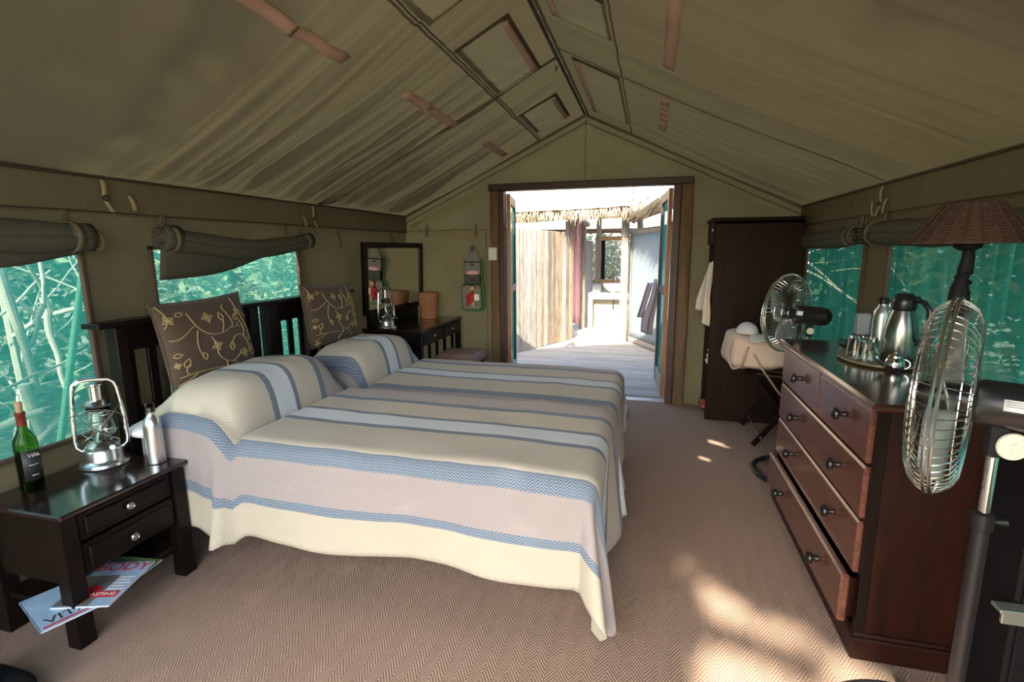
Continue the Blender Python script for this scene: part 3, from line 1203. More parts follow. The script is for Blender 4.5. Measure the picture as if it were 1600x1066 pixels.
# embroidered cushions
def cushion(cy, w, h, base, lean, rotx, label, mirror, rz):
    root = thing('cushion', label, 'cushion', (-2.16, cy, base), 0, 'embroidered brown cushions')
    T = .085
    # local: a across (world y), b up, n outwards (world +x)
    M = Matrix.Translation((-2.17, cy, base)) @ Matrix.Rotation(rz, 4, 'Z') @ Matrix.Rotation(-lean, 4, 'Y') @ Matrix.Rotation(rotx, 4, 'X')

    def shape(a, b):
        pin = 1 - .05 * (1 - a * a) * abs(b) ** 3
        pin2 = 1 - .06 * (1 - b * b) * abs(a) ** 3
        return a * w / 2 * pin2, b * h / 2 * pin

    def surf(a, b, sgn=1):
        y, z = shape(a, b)
        th = T * (max(0, 1 - a ** 2) ** .45) * (max(0, 1 - b ** 2) ** .45) * (1 + .08 * N1(a * 2 + cy, b * 2))
        return M @ Vector((sgn * th, y, z + h / 2))
    us = [sin(k) for k in lin(-pi / 2, pi / 2, 22)]
    MB().grid(lambda a, b: surf(a, b, 1), us, us).build('cushion_front', 'cushion_brown', root)
    MB().grid(lambda a, b: surf(a, b, -1), us, us, flip=True).build('cushion_back', 'cushion_brown', root)
    ring = [(a, -1) for a in lin(-1, 1, 16)] + [(1, b) for b in lin(-1, 1, 16)[1:]] + [(a, 1) for a in lin(1, -1, 16)[1:]] + [(-1, b) for b in lin(1, -1, 16)[1:-1]]
    MB().tube([surf(a, b) for a, b in ring], .005, 6, closed=True).build('piping', 'cushion_brown', root)
    # the vine pattern, stitched on the front
    em = MB()

    def st(pts, rr=.0029):
        q = []
        for a, b in pts:
            a = -a if mirror else a
            a, b = max(-.96, min(.96, a)), max(-.96, min(.96, b))
            q.append(surf(a, b, 1) + M.to_3x3() @ Vector((.002, 0, 0)))
        em.tube(q, rr, 5)

    def bez(p0, p1, p2, p3, n=14):
        return [tuple((1 - t) ** 3 * p0[k] + 3 * (1 - t) ** 2 * t * p1[k] + 3 * (1 - t) * t * t * p2[k] + t ** 3 * p3[k] for k in (0, 1)) for t in lin(0, 1, n)]

    def leaf(p, ang, L=.17, wd=.045):
        for s in (1, -1):
            pts = []
            for t in lin(0, 1, 8):
                f, g = L * t, s * wd * sin(pi * t ** .8)
                pts.append((p[0] + f * cos(ang) - g * sin(ang), p[1] + f * sin(ang) + g * cos(ang)))
            st(pts)

    def flower(p, R=.10, ph=.4):
        for k in range(4):
            a = ph + k * pi / 2
            st([(p[0] + R * (1.0 if q % 2 else .75) * sin(q / 6 * pi) ** .6 * cos(a + (q - 3) * .22), p[1] + R * (1.0 if q % 2 else .75) * sin(q / 6 * pi) ** .6 * sin(a + (q - 3) * .22)) for q in range(7)], .0034)

    st(bez((-.50, .72), (-.42, .10), (-.05, .05), (.30, .22)))
    st(bez((.30, .22), (.55, .30), (.10, .75), (.34, .78)))
    st(bez((-.45, .42), (-.75, .20), (-.8, .15), (-.95, .20)))
    st(bez((-.42, .30), (-.55, -.05), (-.50, -.15), (-.42, -.28))); leaf((-.42, -.20), -1.4)
    st(bez((-.2, .10), (-.05, -.2), (-.25, -.3), (.02, -.50)))
    st(bez((.02, -.50), (.12, -.75), (-.2, -.72), (-.06, -.95)))
    st(bez((.02, -.50), (.25, -.62), (.3, -.5), (.42, -.42))); leaf((.40, -.44), .5)
    st(bez((.15, -.56), (.35, -.62), (.4, -.75), (.48, -.80)))
    st(bez((.62, .92), (.60, .35), (.85, .30), (.80, -.10))); leaf((.80, -.06), -1.5, .15)
    st(bez((.70, .55), (.95, .35), (.9, .4), (.97, .42)))
    st(bez((.30, .22), (.40, .20), (.42, .22), (.50, .24))); leaf((.48, .24), 0.1)
    st(bez((.22, -.22), (.30, .12), (.65, .12), (.70, -.35)))
    st(bez((.60, -.05), (.72, .20), (.60, .3), (.55, .42))); leaf((.50, .36), 1.6, .15)
    st(bez((.70, -.35), (.72, -.6), (.95, -.62), (.93, -.45))); leaf((.80, -.45), 1.2, .17)
    leaf((.20, -.30), 1.4, .19, .055)
    st(bez((-.92, -.62), (-.6, -.55), (-.3, -.62), (-.05, -.62)))
    st(bez((-.75, -.60), (-.85, -.45), (-.75, -.42), (-.70, -.40))); leaf((-.80, -.42), 1.1, .19, .055)
    st(bez((-.6, -.60), (-.8, -.75), (-.85, -.72), (-.95, -.78)))
    st(bez((-.95, .95), (-.8, .65), (-.9, .5), (-.97, .45)))
    leaf((.15, .42), 1.7, .19, .05); st(bez((.16, .44), (.16, .35), (.12, .25), (.05, .14)))
    leaf((-.72, .70), .2, .16)
    flower((-.12, -.12), .12, .3); flower((-.15, .55), .12, .1); flower((.62, .55), .10, .6); flower((.55, -.45), .11, .2)
    flower((-.86, .62), .11, .5); flower((-.85, -.88), .10, .2); leaf((-.95, -.15), .1, .14); flower((-.92, -.35), .07, .2)
    e = em.build('embroidery', 'thread_gold', root)
    e['kind'] = 'stuff'
    return root


cushion(2.15, .55, .45, .77, .16, .03, 'large brown cushion with gold vine embroidery at the near bed head', False, 0.0)
cushion(3.21, .57, .43, .79, .16, -.04, 'brown cushion with gold vine embroidery at the far bed head', False, 0.0)

# ------------------------------------------------------------------ nightstand and what stands on it
ns = thing('nightstand', 'black two-drawer nightstand with open shelf beside the near bed', 'nightstand', (-2.19, 1.46, 0))
NX0, NX1, NY0, NY1, NZ = -2.40, -1.98, 1.205, 1.715, .535
fbox(ns, 'top', (NX0, NY0 - .005, NZ - .022), (NX1 + .015, NY1 + .015, NZ), 'espresso_top', .006)


def taper_leg(root, x, y, z1, w0, w1, name='leg', mat='espresso_z'):
    m = MB()
    vs = []
    for z, w in ((0, w0), (z1, w1)):
        vs += [(x - w, y - w, z), (x + w, y - w, z), (x + w, y + w, z), (x - w, y + w, z)]
    m.add(vs, [(3, 2, 1, 0), (4, 5, 6, 7), (0, 1, 5, 4), (1, 2, 6, 5), (2, 3, 7, 6), (3, 0, 4, 7)])
    return m.build(name, mat, root, smooth=False)


for x in (NX0 + .03, NX1 - .03):
    for y in (NY0 + .03, NY1 - .03):
        taper_leg(ns, x, y, NZ - .022, .030, .026)
fbox(ns, 'side_panel', (NX0 + .03, NY0 + .012, .25), (NX1 - .05, NY0 + .032, NZ - .022), 'espresso')
fbox(ns, 'side_panel', (NX0 + .03, NY1 - .032, .25), (NX1 - .05, NY1 - .012, NZ - .022), 'espresso')
fbox(ns, 'back_panel', (NX0 + .01, NY0 + .03, .25), (NX0 + .03, NY1 - .03, NZ - .022), 'espresso')
fbox(ns, 'carcass', (NX0 + .03, NY0 + .055, .25), (NX1 - .03, NY1 - .055, .27), 'espresso')
fbox(ns, 'shelf', (NX0 + .02, NY0 + .02, .138), (NX1 - .02, NY1 - .02, .158), 'espresso', .004)


def knob(parent, p, d, r, mat, prof):
    d = Vector(d)
    q = d.to_track_quat('Z', 'Y').to_matrix().to_4x4()
    M = Matrix.Translation(p) @ q
    return MB().lathe([(a * r, b * r) for a, b in prof], (0, 0, 0), 18, M).build('knob', mat, parent)


for z0, z1, kz in ((.395, .505, .452), (.262, .385, .318)):
    dr = fbox(ns, 'drawer', (NX1 - .045, NY0 + .064, z0), (NX1 - .012, NY1 - .064, z1), 'espresso', .005)
    fbox(dr, 'drawer_panel', (NX1 - .014, NY0 + .085, z0 + .018), (NX1 - .002, NY1 - .085, z1 - .018), 'espresso', .008)
    knob(dr, (NX1 - .004, 1.452, kz), (1, 0, 0), .0165, 'pewter', [(.4, 0), (.45, .5), (1, .8), (1.0, 1.0), (.8, 1.25), (.7, 1.12), (.5, 1.1), (.42, 1.3), (0, 1.35)])

# wine bottle
wb = thing('wine_bottle', 'green glass wine bottle with dark label and raised cork on the nightstand', 'bottle', (-2.315, 1.345, NZ))
wp = [(.0, .002), (.033, .002), (.0375, .010), (.0375, .185), (.035, .205), (.024, .228), (.0155, .248), (.0143, .30), (.0155, .303), (.0155, .313), (.0135, .315)]
MB().lathe(wp, (-2.315, 1.345, NZ), 32, capt=False).build('glass_body', 'bottle_glass', wb)
MB().lathe([(.0, .006), (.034, .006), (.0345, .06), (.0345, .15), (0, .15)], (-2.315, 1.345, NZ), 24).build('wine', 'matt_black', wb)
MB().lathe([(.0153, .262), (.0150, .300), (.0165, .303), (.0165, .314), (.0153, .3145)], (-2.315, 1.345, NZ), 24, capb=False, capt=False).build('foil', 'foil_red', wb)
MB().lathe([(.0105, .30), (.0105, .318), (.0115, .352), (.011, .354)], (-2.315, 1.345, NZ), 18).build('cork', 'cork', wb)
la = atan2(0 - 1.345, 0 + 2.315) + .45
ml = MB()
ml.grid(lambda a, z: (-2.315 + .0381 * cos(a), 1.345 + .0381 * sin(a), NZ + z), lin(la - .95, la + .95, 18), lin(.045, .165, 2))
ml.build('label', 'label_dark', wb, thick=.0006)
for k, (z, hw, hh) in enumerate(((.108, .42, .0012), (.066, .30, .0012))):
    MB().grid(lambda a, zz: (-2.315 + .0387 * cos(a), 1.345 + .0387 * sin(a), NZ + zz), lin(la - hw - .05, la + hw - .05, 8), [z - hh, z + hh]).build('label_line', 'label_white', wb, thick=.0004)
dl = Vector((cos(la), sin(la), 0))
text('lettering', 'Viña', .022, frame_m(Vector((-2.315, 1.345, NZ + .146)) + dl * .0385, (-dl.y, dl.x, 0), (0, 0, 1)), 'label_white', wb)


def lantern(px, py, pz, H, ang, label, grp):
    """hurricane lantern, side tubes in the local XZ plane"""
    root = thing('hurricane_lantern', label, 'lantern', (px, py, pz), ang, grp)
    k = H / .40
    M = Matrix.Translation((px, py, pz)) @ Matrix.Rotation(ang, 4, 'Z') @ Matrix.Scale(k, 4)
    L = lambda m: [M @ Vector(p) for p in m]
    MB().lathe([(.0, 0), (.088, 0), (.092, .006), (.088, .016), (.074, .024), (.070, .032), (.070, .066), (.064, .076), (.04, .082), (.0, .084)], M=M, n=36).build('fuel_tank', 'brushed', root)
    MB().lathe([(.058, .078), (.066, .090), (.060, .100), (.03, .118), (.022, .132), (.012, .150), (0, .152)], M=M, n=28).build('burner', 'steel_dark', root)
    gp = [(.036, .105), (.050, .125), (.056, .155), (.053, .195), (.043, .235), (.038, .262)]
    m = MB().lathe(gp, M=M, n=32, capb=False, capt=False)
    m.build('glass_globe', 'clear_glass', root, thick=.0025)
    MB().lathe([(.040, .258), (.056, .266), (.058, .274), (.040, .284), (.036, .290)], M=M, n=28).build('hood', 'steel_dark', root)
    MB().lathe([(.026, .286), (.026, .352), (.033, .356), (.033, .362), (.0, .366)], M=M, n=24).build('chimney', 'chrome', root)
    for s in (-1, 1):
        pts = [(s * .050, 0, .070), (s * .072, 0, .072), (s * .088, 0, .088), (s * .092, 0, .12), (s * .088, 0, .22), (s * .078, 0, .335), (s * .070, 0, .362), (s * .052, 0, .376), (s * .02, 0, .380), (0, 0, .380)]
        MB().tube(L(pts), .0088 * k, 10).build('side_tube', 'chrome', root)
    MB().tube(L([(.092 * cos(a) * (1 + .12 * sin(a)), -.03 - .055 * sin(a), .20 - .12 * sin(a) * .2 + .09 * sin(a)) for a in lin(0, pi, 18)]), .0016 * k, 6).build('bail_handle', 'wire_chrome', root)
    for z, R in ((.148, .066), (.215, .060)):
        MB().tube(L([(R * cos(a), R * sin(a), z + .012 * cos(2 * a)) for a in lin(0, 2 * pi, 28)[:-1]]), .0014 * k, 6, closed=True).build('guard_wire', 'wire_chrome', root)
    for s in (-1, 1):
        MB().tube(L([(.084 * s, -.01, .27), (.04 * s, -.058, .21), (-.02 * s, -.062, .15), (-.07 * s, -.03, .11)]), .0014 * k, 6).build('guard_wire', 'wire_chrome', root)
    MB().tube(L([(.03, -.05, .098), (.045, -.075, .096), (.05, -.085, .096)]), .0018 * k, 6).build('wick_shaft', 'wire_chrome', root)
    MB().lathe([(0, -.003), (.011, -.003), (.011, .003), (0, .003)], M=M @ Matrix.Translation((.05, -.087, .096)) @ Matrix.Rotation(pi / 2, 4, 'X'), n=14).build('wick_wheel', 'wire_chrome', root)
    MB().box((-.004, -.0015, .150), (.004, .0015, .175), M=M).build('wick', 'white_cotton', root)
    return root


lantern(-2.285, 1.605, NZ, .40, .75, 'silver hurricane lantern with clear globe on the nightstand', 'hurricane lanterns')

# aluminium flask
fl = thing('drinking_flask', 'plain aluminium flask with black loop cap on the nightstand corner', 'flask', (-2.075, 1.672, NZ))
MB().lathe([(.0, 0), (.033, 0), (.036, .004), (.036, .165), (.034, .185), (.026, .205), (.0185, .214), (.0165, .222), (.018, .224), (.018, .232), (.0, .233)], (-2.075, 1.672, NZ), 32).build('body', 'brushed', fl)
MB().lathe([(.0175, .2335), (.018, .245), (.014, .252), (.0, .253)], (-2.075, 1.672, NZ), 20).build('cap', 'black_plastic', fl)
MB().tube([(-2.075 + .5 * .014 * cos(a), 1.672 + .014 * cos(a), NZ + .258 + .015 * sin(a)) for a in lin(-.3, pi + .3, 12)], .004, 8).build('cap_loop', 'black_plastic', fl)


# magazines on the shelf
def magazine(cx, cy, z, w, h, ang, th, label, cover, drawfn):
    root = thing('magazine', label, 'magazine', (cx, cy, z), ang, 'magazines on the nightstand shelf')
    M = MW[root]
    MB().box((-w / 2 + .002, -h / 2 + .001, .0008), (w / 2 - .001, h / 2 - .001, th - .0008), M=M).build('pages', 'paper_white', root, smooth=False)
    m = MB()
    m.box((-w / 2, -h / 2, th - .0008), (w / 2, h / 2, th), M=M)
    m.box((-w / 2 - .0008, -h / 2, 0), (-w / 2 + .002, h / 2, th), M=M)
    m.box((-w / 2, -h / 2, 0), (w / 2, h / 2, .0008), M=M)
    m.build('cover', cover, root, smooth=False)
    drawfn(root, M @ Matrix.Translation((0, 0, th + .0003)), w, h)
    return root


def mag_front(root, M, w, h):
    MB().box((-w / 2 + .003, -h / 2 + .005, 0), (w * .12, h / 2 - .09, .0004), M=M).build('cover_photo', 'mag_grey', root, smooth=False)
    text('title', 'BODY', .075, M @ Matrix.Translation((0, h / 2 - .035, .0006)), 'ink_red', root)
    MB().lathe([(0, 0), (.036, 0), (.036, .0006), (0, .0006)], M=M @ Matrix.Translation((-.02, -h / 2 + .085, .0006)), n=24).build('badge', 'ink_red', root)
    MB().box((-.035, -h / 2 + .05, .0004), (w / 2 - .012, -h / 2 + .085, .001), M=M).build('banner', 'ink_red', root, smooth=False)
    text('banner_text', 'LASTING', .026, M @ Matrix.Translation((.03, -h / 2 + .067, .0014)), 'label_white', root)
    for k in range(5):
        MB().box((w * .16, h / 2 - .10 - k * .018, .0004), (w / 2 - .01 - .012 * (k % 2), h / 2 - .107 - k * .018, .0009), M=M).build('text_line', 'label_white', root, smooth=False)


def mag_back(root, M, w, h):
    text('title', 'VITAL', .06, M @ Matrix.Translation((0, -h / 2 + .05, .0006)), 'ink', root)
    MB().box((-w / 2 + .01, -h / 2 + .012, .0002), (w * .25, -h / 2 + .022, .0008), M=M).build('text_line', 'ink_red', root, smooth=False)


def mag_under(root, M, w, h):
    text('title', 'BE', .07, M @ Matrix.Translation((-w / 4, -h / 2 + .07, .0006)), 'label_white', root)
    MB().box((-.02, h / 2 - .12, .0002), (w / 2 - .02, h / 2 - .05, .0008), M=M).build('cover_photo', 'mag_grey', root, smooth=False)


magazine(-2.075, 1.42, .159, .205, .27, pi / 2 + .12, .005, 'green-covered magazine lying lowest on the nightstand shelf', 'mag_green', mag_under)
magazine(-2.06, 1.23, .1645, .20, .27, pi / 2 - .35, .005, 'blue magazine poking out past the near nightstand leg', 'mag_blue', mag_back)
magazine(-2.01, 1.345, .170, .205, .275, pi / 2 - 1.25, .006, 'glossy blue and grey magazine with red badge, uppermost on the shelf', 'mag_blue', mag_front)

# ------------------------------------------------------------------ dressing table, mirror, basket, lantern, stool
dt = thing('dressing_table', 'dark dressing table with two drawers in the far left corner', 'table', (-2.1, 4.4, 0))
TX0, TX1, TY0, TY1, TZ = -2.38, -1.82, 3.90, 4.875, .785
fbox(dt, 'top', (TX0, TY0, TZ - .025), (TX1, TY1, TZ), 'espresso_top', .005)
fbox(dt, 'apron', (TX0 + .03, TY0 + .02, .635), (TX0 + .05, TY1 - .02, TZ - .025), 'espresso')
for x in (TX0 + .035, TX1 - .035):
    for y in (TY0 + .035, TY1 - .035):
        fbox(dt, 'leg', (x - .025, y - .025, 0), (x + .025, y + .025, TZ - .025), 'espresso_z')
fbox(dt, 'side_panel', (TX0 + .06, TY0 + .025, .635), (TX1 - .06, TY0 + .045, TZ - .025), 'espresso_x')
fbox(dt, 'side_panel', (TX0 + .06, TY1 - .045, .635), (TX1 - .06, TY1 - .025, TZ - .025), 'espresso_x')
fbox(dt, 'underside', (TX0 + .05, TY0 + .045, .635), (TX1 - .03, TY1 - .045, .65), 'espresso')
for k in range(2):
    ya = TY0 + .05 + k * (TY1 - TY0 - .1) / 2
    yb = ya + (TY1 - TY0 - .1) / 2 - .008
    dr = fbox(dt, 'drawer', (TX1 - .035, ya, .64), (TX1 - .005, yb, TZ - .03), 'espresso', .004)
    fbox(dr, 'drawer_panel', (TX1 - .008, ya + .02, .655), (TX1 - .001, yb - .02, TZ - .045), 'espresso', .003)
    knob(dr, (TX1 - .004, (ya + yb) / 2, .70), (1, 0, 0), .012, 'chrome', [(.4, 0), (.45, .6), (1, .9), (1, 1.2), (.6, 1.5), (0, 1.5)])
for k in range(5):
    x = TX0 + .12 + k * .085
    fbox(dt, 'end_slat', (x - .014, TY1 - .042, .22), (x + .014, TY1 - .028, .635), 'espresso_z', .002)
fbox(dt, 'end_rail', (TX0 + .06, TY1 - .045, .18), (TX1 - .06, TY1 - .025, .22), 'espresso_x')
mr = thing('vanity_mirror', 'rectangular mirror in dark frame standing on the dressing table', 'mirror', (-2.32, 4.39, TZ))
fbox(mr, 'base_panel', (-2.34, 3.92, TZ), (-2.295, 4.86, .90), 'espresso')
MM = Matrix.Translation((-2.30, 4.3875, .895)) @ Matrix.Rotation(-.075, 4, 'Z') @ Matrix.Rotation(.03, 4, 'Y') @ Matrix.Translation((0, -4.3875, 0))
for a, b in (((-.018, 3.885, 0), (.018, 3.94, .625)), ((-.018, 4.835, 0), (.018, 4.89, .625)), ((-.018, 3.94, 0), (.018, 4.835, .045)), ((-.018, 3.94, .575), (.018, 4.835, .625))):
    MB().box(a, b, .004, MM).build('frame', 'espresso', mr)
MB().box((-.010, 3.94, .045), (.004, 4.835, .575), 0, MM).build('mirror_pane', 'mirror_glass', mr, smooth=False)

lantern(-2.185, 3.99, TZ, .365, 1.15, 'small hurricane lantern in front of the vanity mirror', 'hurricane lanterns')

bk = thing('basket', 'tall woven brown basket on the dressing table', 'basket', (-2.10, 4.70, TZ))
for k in range(15):
    z = TZ + .009 + k * .0165
    R = .080 + .016 * k / 14 + .002 * (k % 2)
    MB().tube([(-2.10 + R * cos(a), 4.70 + R * sin(a), z + .001 * sin(9 * a)) for a in lin(0, 2 * pi, 30)[:-1]], .0098, 6, closed=True).build('coil', 'basket', bk)
MB().lathe([(0, 0), (.076, 0), (.090, .24), (.086, .24), (.07, .008), (0, .008)], (-2.10, 4.70, TZ + .002), 24).build('lining', 'basket', bk)
MB().lathe([(0, .238), (.098, .238), (.100, .246), (.097, .253), (0, .258)], (-2.10, 4.70, TZ), 28).build('lid', 'basket', bk)

so = thing('stool', 'low stool with taupe fabric seat beside the door', 'stool', (-1.73, 4.63, 0))
for x in (-1.91, -1.575):
    for y in (4.48, 4.76):
        fbox(so, 'leg', (x - .018, y - .018, 0), (x + .018, y + .018, .39), 'espresso_z')
fbox(so, 'seat_frame', (-1.935, 4.455, .37), (-1.55, 4.785, .415), 'espresso_x')
MB().box((-1.945, 4.445, .41), (-1.54, 4.795, .475), .028).build('seat_pad', 'taupe_cloth', so)
MB().grid(lambda u, v: (lerp(-1.95, -1.535, u), 4.44 - .004 * sin(u * 60), lerp(.46, .40, v)), lin(0, 1, 40), lin(0, 1, 3)).build('skirt', 'taupe_cloth', so, thick=.004)
MB().grid(lambda u, v: (-1.533 + .004 * sin(u * 50), lerp(4.44, 4.80, u), lerp(.46, .40, v)), lin(0, 1, 40), lin(0, 1, 3)).build('skirt', 'taupe_cloth', so, thick=.004)

# ------------------------------------------------------------------ hanging toiletry organiser
og = thing('hanging_organizer', 'grey pocket organiser with green border hanging on the end wall', 'organizer', (-1.685, 4.89, .84))
OC, OY = -1.685, 4.885


def rrect(x0, x1, z0, z1, r, n=5):
    out = []
    for cx, cz, a0 in ((x1 - r, z1 - r, 0), (x0 + r, z1 - r, pi / 2), (x0 + r, z0 + r, pi), (x1 - r, z0 + r, 3 * pi / 2)):
        out += [(cx + r * cos(a0 + pi / 2 * k / n), cz + r * sin(a0 + pi / 2 * k / n)) for k in range(n + 1)]
    return out


RX = Matrix(((1, 0, 0, 0), (0, 0, -1, 0), (0, 1, 0, 0), (0, 0, 0, 1)))     # (x, z) polygon -> wall plane, extrude towards -y


def flat(poly, y0, y1, name, mat, parent):
    return MB().prism(poly, -y0, -y1, RX).build(name, mat, parent, smooth=False)


flat(rrect(OC - .105, OC + .10, 1.06, 1.36, .03), OY, OY - .012, 'upper_backing', 'green_trim', og)
flat(rrect(OC - .135, OC + .115, .84, 1.12, .05), OY, OY - .014, 'lower_backing', 'green_trim', og)
flat([(OC - .085, 1.33), (OC + .085, 1.33), (OC + .03, 1.45), (OC + .012, 1.50), (OC - .012, 1.50), (OC - .03, 1.45)], OY - .012, OY - .03, 'top_flap', 'pocket_grey', og)
flat(rrect(OC - .085, OC + .08, 1.205, 1.325, .012), OY - .012, OY - .045, 'mesh_pocket', 'pocket_grey', og)
flat(rrect(OC - .08, OC + .075, 1.115, 1.20, .012), OY - .012, OY - .05, 'dark_pocket', 'dark_grey', og)
flat(rrect(OC - .11, OC + .085, .865, 1.10, .035), OY - .014, OY - .05, 'large_pocket', 'pocket_grey', og)
for z in (1.33, 1.203, 1.113):
    MB().box((OC - .088, OY - .05, z - .006), (OC + .083, OY - .03, z + .006), .002).build('zip', 'black_plastic', og)
for x, z in ((OC, 1.47), (OC, 1.445), (OC, 1.305), (OC, 1.15)):
    MB().box((x - .014, OY - .055, z - .008), (x + .014, OY - .03, z + .008), .002).build('buckle', 'black_plastic', og)
MB().grid(pillow_fn(OC, OY - .045, 1.225, .065, .02, .022), lin(-pi / 2, pi / 2, 8), lin(-pi, pi, 16)).build('pink_pouch', 'pink_cloth', og)
MB().tube([(OC, OY - .02, 1.50), (OC, OY - .02, 1.545)] + [(OC + .02 * sin(a), OY - .02, 1.57 - .022 * cos(a)) for a in lin(.1, 4.6, 14)], .003, 6).build('hook', 'wire_chrome', og)
# small rag doll tucked into the lower pocket
dol = thing('rag_doll', 'small doll in red clothes tucked into the organiser pocket', 'doll', (OC, OY - .065, .93))
dy = OY - .062
MB().tube([(OC - .01, dy, .945), (OC - .008, dy - .004, .975), (OC - .004, dy, 1.02), (OC, dy, 1.045)], [.030, .034, .028, .012], 12).build('body', 'red_cloth', dol)
MB().grid(pillow_fn(OC + .002, dy, 1.07, .024, .022, .026), lin(-pi / 2, pi / 2, 10), lin(-pi, pi, 16)).build('head', 'skin_doll', dol)
MB().grid(pillow_fn(OC + .002, dy + .006, 1.08, .027, .022, .024), lin(-.1, pi / 2, 8), lin(-pi, pi, 16)).build('hair', 'hair_doll', dol)
MB().tube([(OC - .025, dy, 1.02), (OC - .055, dy - .005, .99), (OC - .062, dy - .008, .955)], [.013, .012, .010], 10).build('arm', 'red_cloth', dol)
MB().tube([(OC + .022, dy, 1.02), (OC + .05, dy - .005, .995), (OC + .082, dy - .008, .99)], [.013, .012, .010], 10).build('arm', 'skin_doll', dol)
MB().tube([(OC - .022, dy, .95), (OC - .05, dy - .008, .925), (OC - .062, dy - .008, .895)], [.017, .015, .011], 10).build('leg', 'red_cloth', dol)
MB().tube([(OC + .008, dy, .95), (OC + .012, dy - .008, .92), (OC + .012, dy - .008, .888)], [.017, .014, .011], 10).build('leg', 'skin_doll', dol)
MB().grid(pillow_fn(OC + .045, dy - .003, .985, .032, .016, .036), lin(-pi / 2, pi / 2, 8), lin(-pi, pi, 14)).build('white_bundle', 'white_cotton', dol)

# ------------------------------------------------------------------ chest of drawers
ch = thing('chest_of_drawers', 'reddish wooden chest of drawers with round dark knobs along the right wall', 'chest', (.97, 2.5, 0))
CX0, CX1, CY0, CY1, CZ = .749, 1.19, 1.868, 3.125, .945
MB().box((CX0 - .028, CY0 - .015, CZ - .03), (CX1, CY1 + .015, CZ), .010).build('top', 'mahogany_top', ch)
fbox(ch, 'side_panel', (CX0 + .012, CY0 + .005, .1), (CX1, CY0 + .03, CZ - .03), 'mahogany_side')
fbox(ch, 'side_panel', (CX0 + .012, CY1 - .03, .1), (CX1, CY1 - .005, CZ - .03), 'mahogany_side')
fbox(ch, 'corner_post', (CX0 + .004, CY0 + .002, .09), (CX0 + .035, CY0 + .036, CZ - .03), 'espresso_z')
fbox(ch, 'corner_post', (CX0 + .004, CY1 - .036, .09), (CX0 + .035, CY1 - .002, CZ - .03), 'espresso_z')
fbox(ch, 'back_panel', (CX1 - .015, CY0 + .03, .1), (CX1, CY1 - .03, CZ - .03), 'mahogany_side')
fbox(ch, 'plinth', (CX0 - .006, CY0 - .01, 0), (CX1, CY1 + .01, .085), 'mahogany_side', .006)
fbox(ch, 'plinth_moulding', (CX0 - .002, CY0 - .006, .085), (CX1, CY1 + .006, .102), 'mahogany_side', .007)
for z in (.298, .507, .708):
    fbox(ch, 'divider', (CX0 + .03, CY0 + .03, z - .006), (CX1 - .02, CY1 - .03, z + .006), 'mahogany_side', .002)
KP = [(.45, 0), (.55, .15), (.42, .5), (.5, .95), (.95, 1.15), (1.05, 1.45), (.95, 1.75), (.55, 1.95), (0, 2.0)]
ymid = 2.45


def chest_drawer(ya, yb, z0, z1, out, ks):
    xf = CX0 - .010 - out
    dr = MB().box((xf, ya, z0), (xf + .03, yb, z1), .007).build('drawer', 'mahogany', ch)
    if out:
        for y in (ya + .03, yb - .03):
            fbox(dr, 'drawer_side', (xf + .03, y - .008, z0 + .01), (xf + .40, y + .008, z1 - .02), 'mahogany_side')
        fbox(dr, 'drawer_bottom', (xf + .03, ya + .03, z0 + .01), (xf + .40, yb - .03, z0 + .018), 'mahogany_side')
    for y, z in ks:
        knob(dr, (xf, y, z), (-1, 0, 0), .0235, 'black_plastic', KP)
    return dr


ya, yb = CY0 + .04, CY1 - .04
chest_drawer(ya, ymid - .003, .716, .908, 0, [(2.13, .825)])
chest_drawer(ymid + .003, yb, .716, .908, 0, [(2.73, .815)])
chest_drawer(ya, yb, .514, .704, 0, [(2.135, .62), (2.74, .61)])
chest_drawer(ya, yb, .305, .502, 0, [(2.14, .42), (2.75, .415)])
chest_drawer(ya, yb, .106, .293, .032, [(2.15, .205), (2.75, .195)])

# what stands on the chest
tr = thing('tray', 'oval gold-rimmed tray under the glasses and thermos', 'tray', (1.0, 2.57, CZ))
oval = lambda R: Matrix.Translation((1.005, 2.585, CZ)) @ Matrix.Diagonal((.155 * R, .20 * R, 1, 1))
MB().lathe([(0, .002), (.93, .002), (1.0, .010), (.985, .014), (.92, .007), (0, .006)], M=oval(1), n=44).build('dish', 'tray_gold', tr)
MB().tube([oval(.98) @ Vector((cos(a), sin(a), .013)) for a in lin(0, 2 * pi, 44)[:-1]], .004, 6, closed=True).build('rim', 'tray_gold', tr)
for k, (x, y, lab) in enumerate(((.935, 2.665, 'upturned drinking glass at the left end of the tray'), (.945, 2.575, 'upturned drinking glass at the front of the tray'), (.985, 2.63, 'upturned drinking glass touching the thermos'))):
    g = MB().lathe([(.036, 0), (.0365, .002), (.029, .092), (.027, .095), (0, .095), (0, .083), (.0265, .082), (.034, 0)], (x, y, CZ + .0075), 26, capb=False, capt=False)
    tag(g.build('drinking_glass', 'clear_glass'), lab, 'glass', 'upturned glasses on the tray')
th = thing('thermos_jug', 'tall steel thermos jug with black pouring lid on the tray', 'thermos', (1.055, 2.535, CZ + .008))
tc_ = (1.055, 2.535, CZ + .008)
MB().lathe([(0, 0), (.060, 0), (.063, .006), (.064, .10), (.061, .145), (.052, .19), (.042, .222), (.039, .232)], tc_, 34).build('body', 'steel_dark', th)
MB().lathe([(.041, .228), (.045, .236), (.045, .262), (.040, .285), (.026, .300), (0, .304)], tc_, 28).build('lid', 'black_plastic', th)
MB().box((.034, -.014, .268), (.058, .014, .29), .006, Matrix.Translation(tc_) @ Matrix.Rotation(-.9, 4, 'Z')).build('spout', 'black_plastic', th)
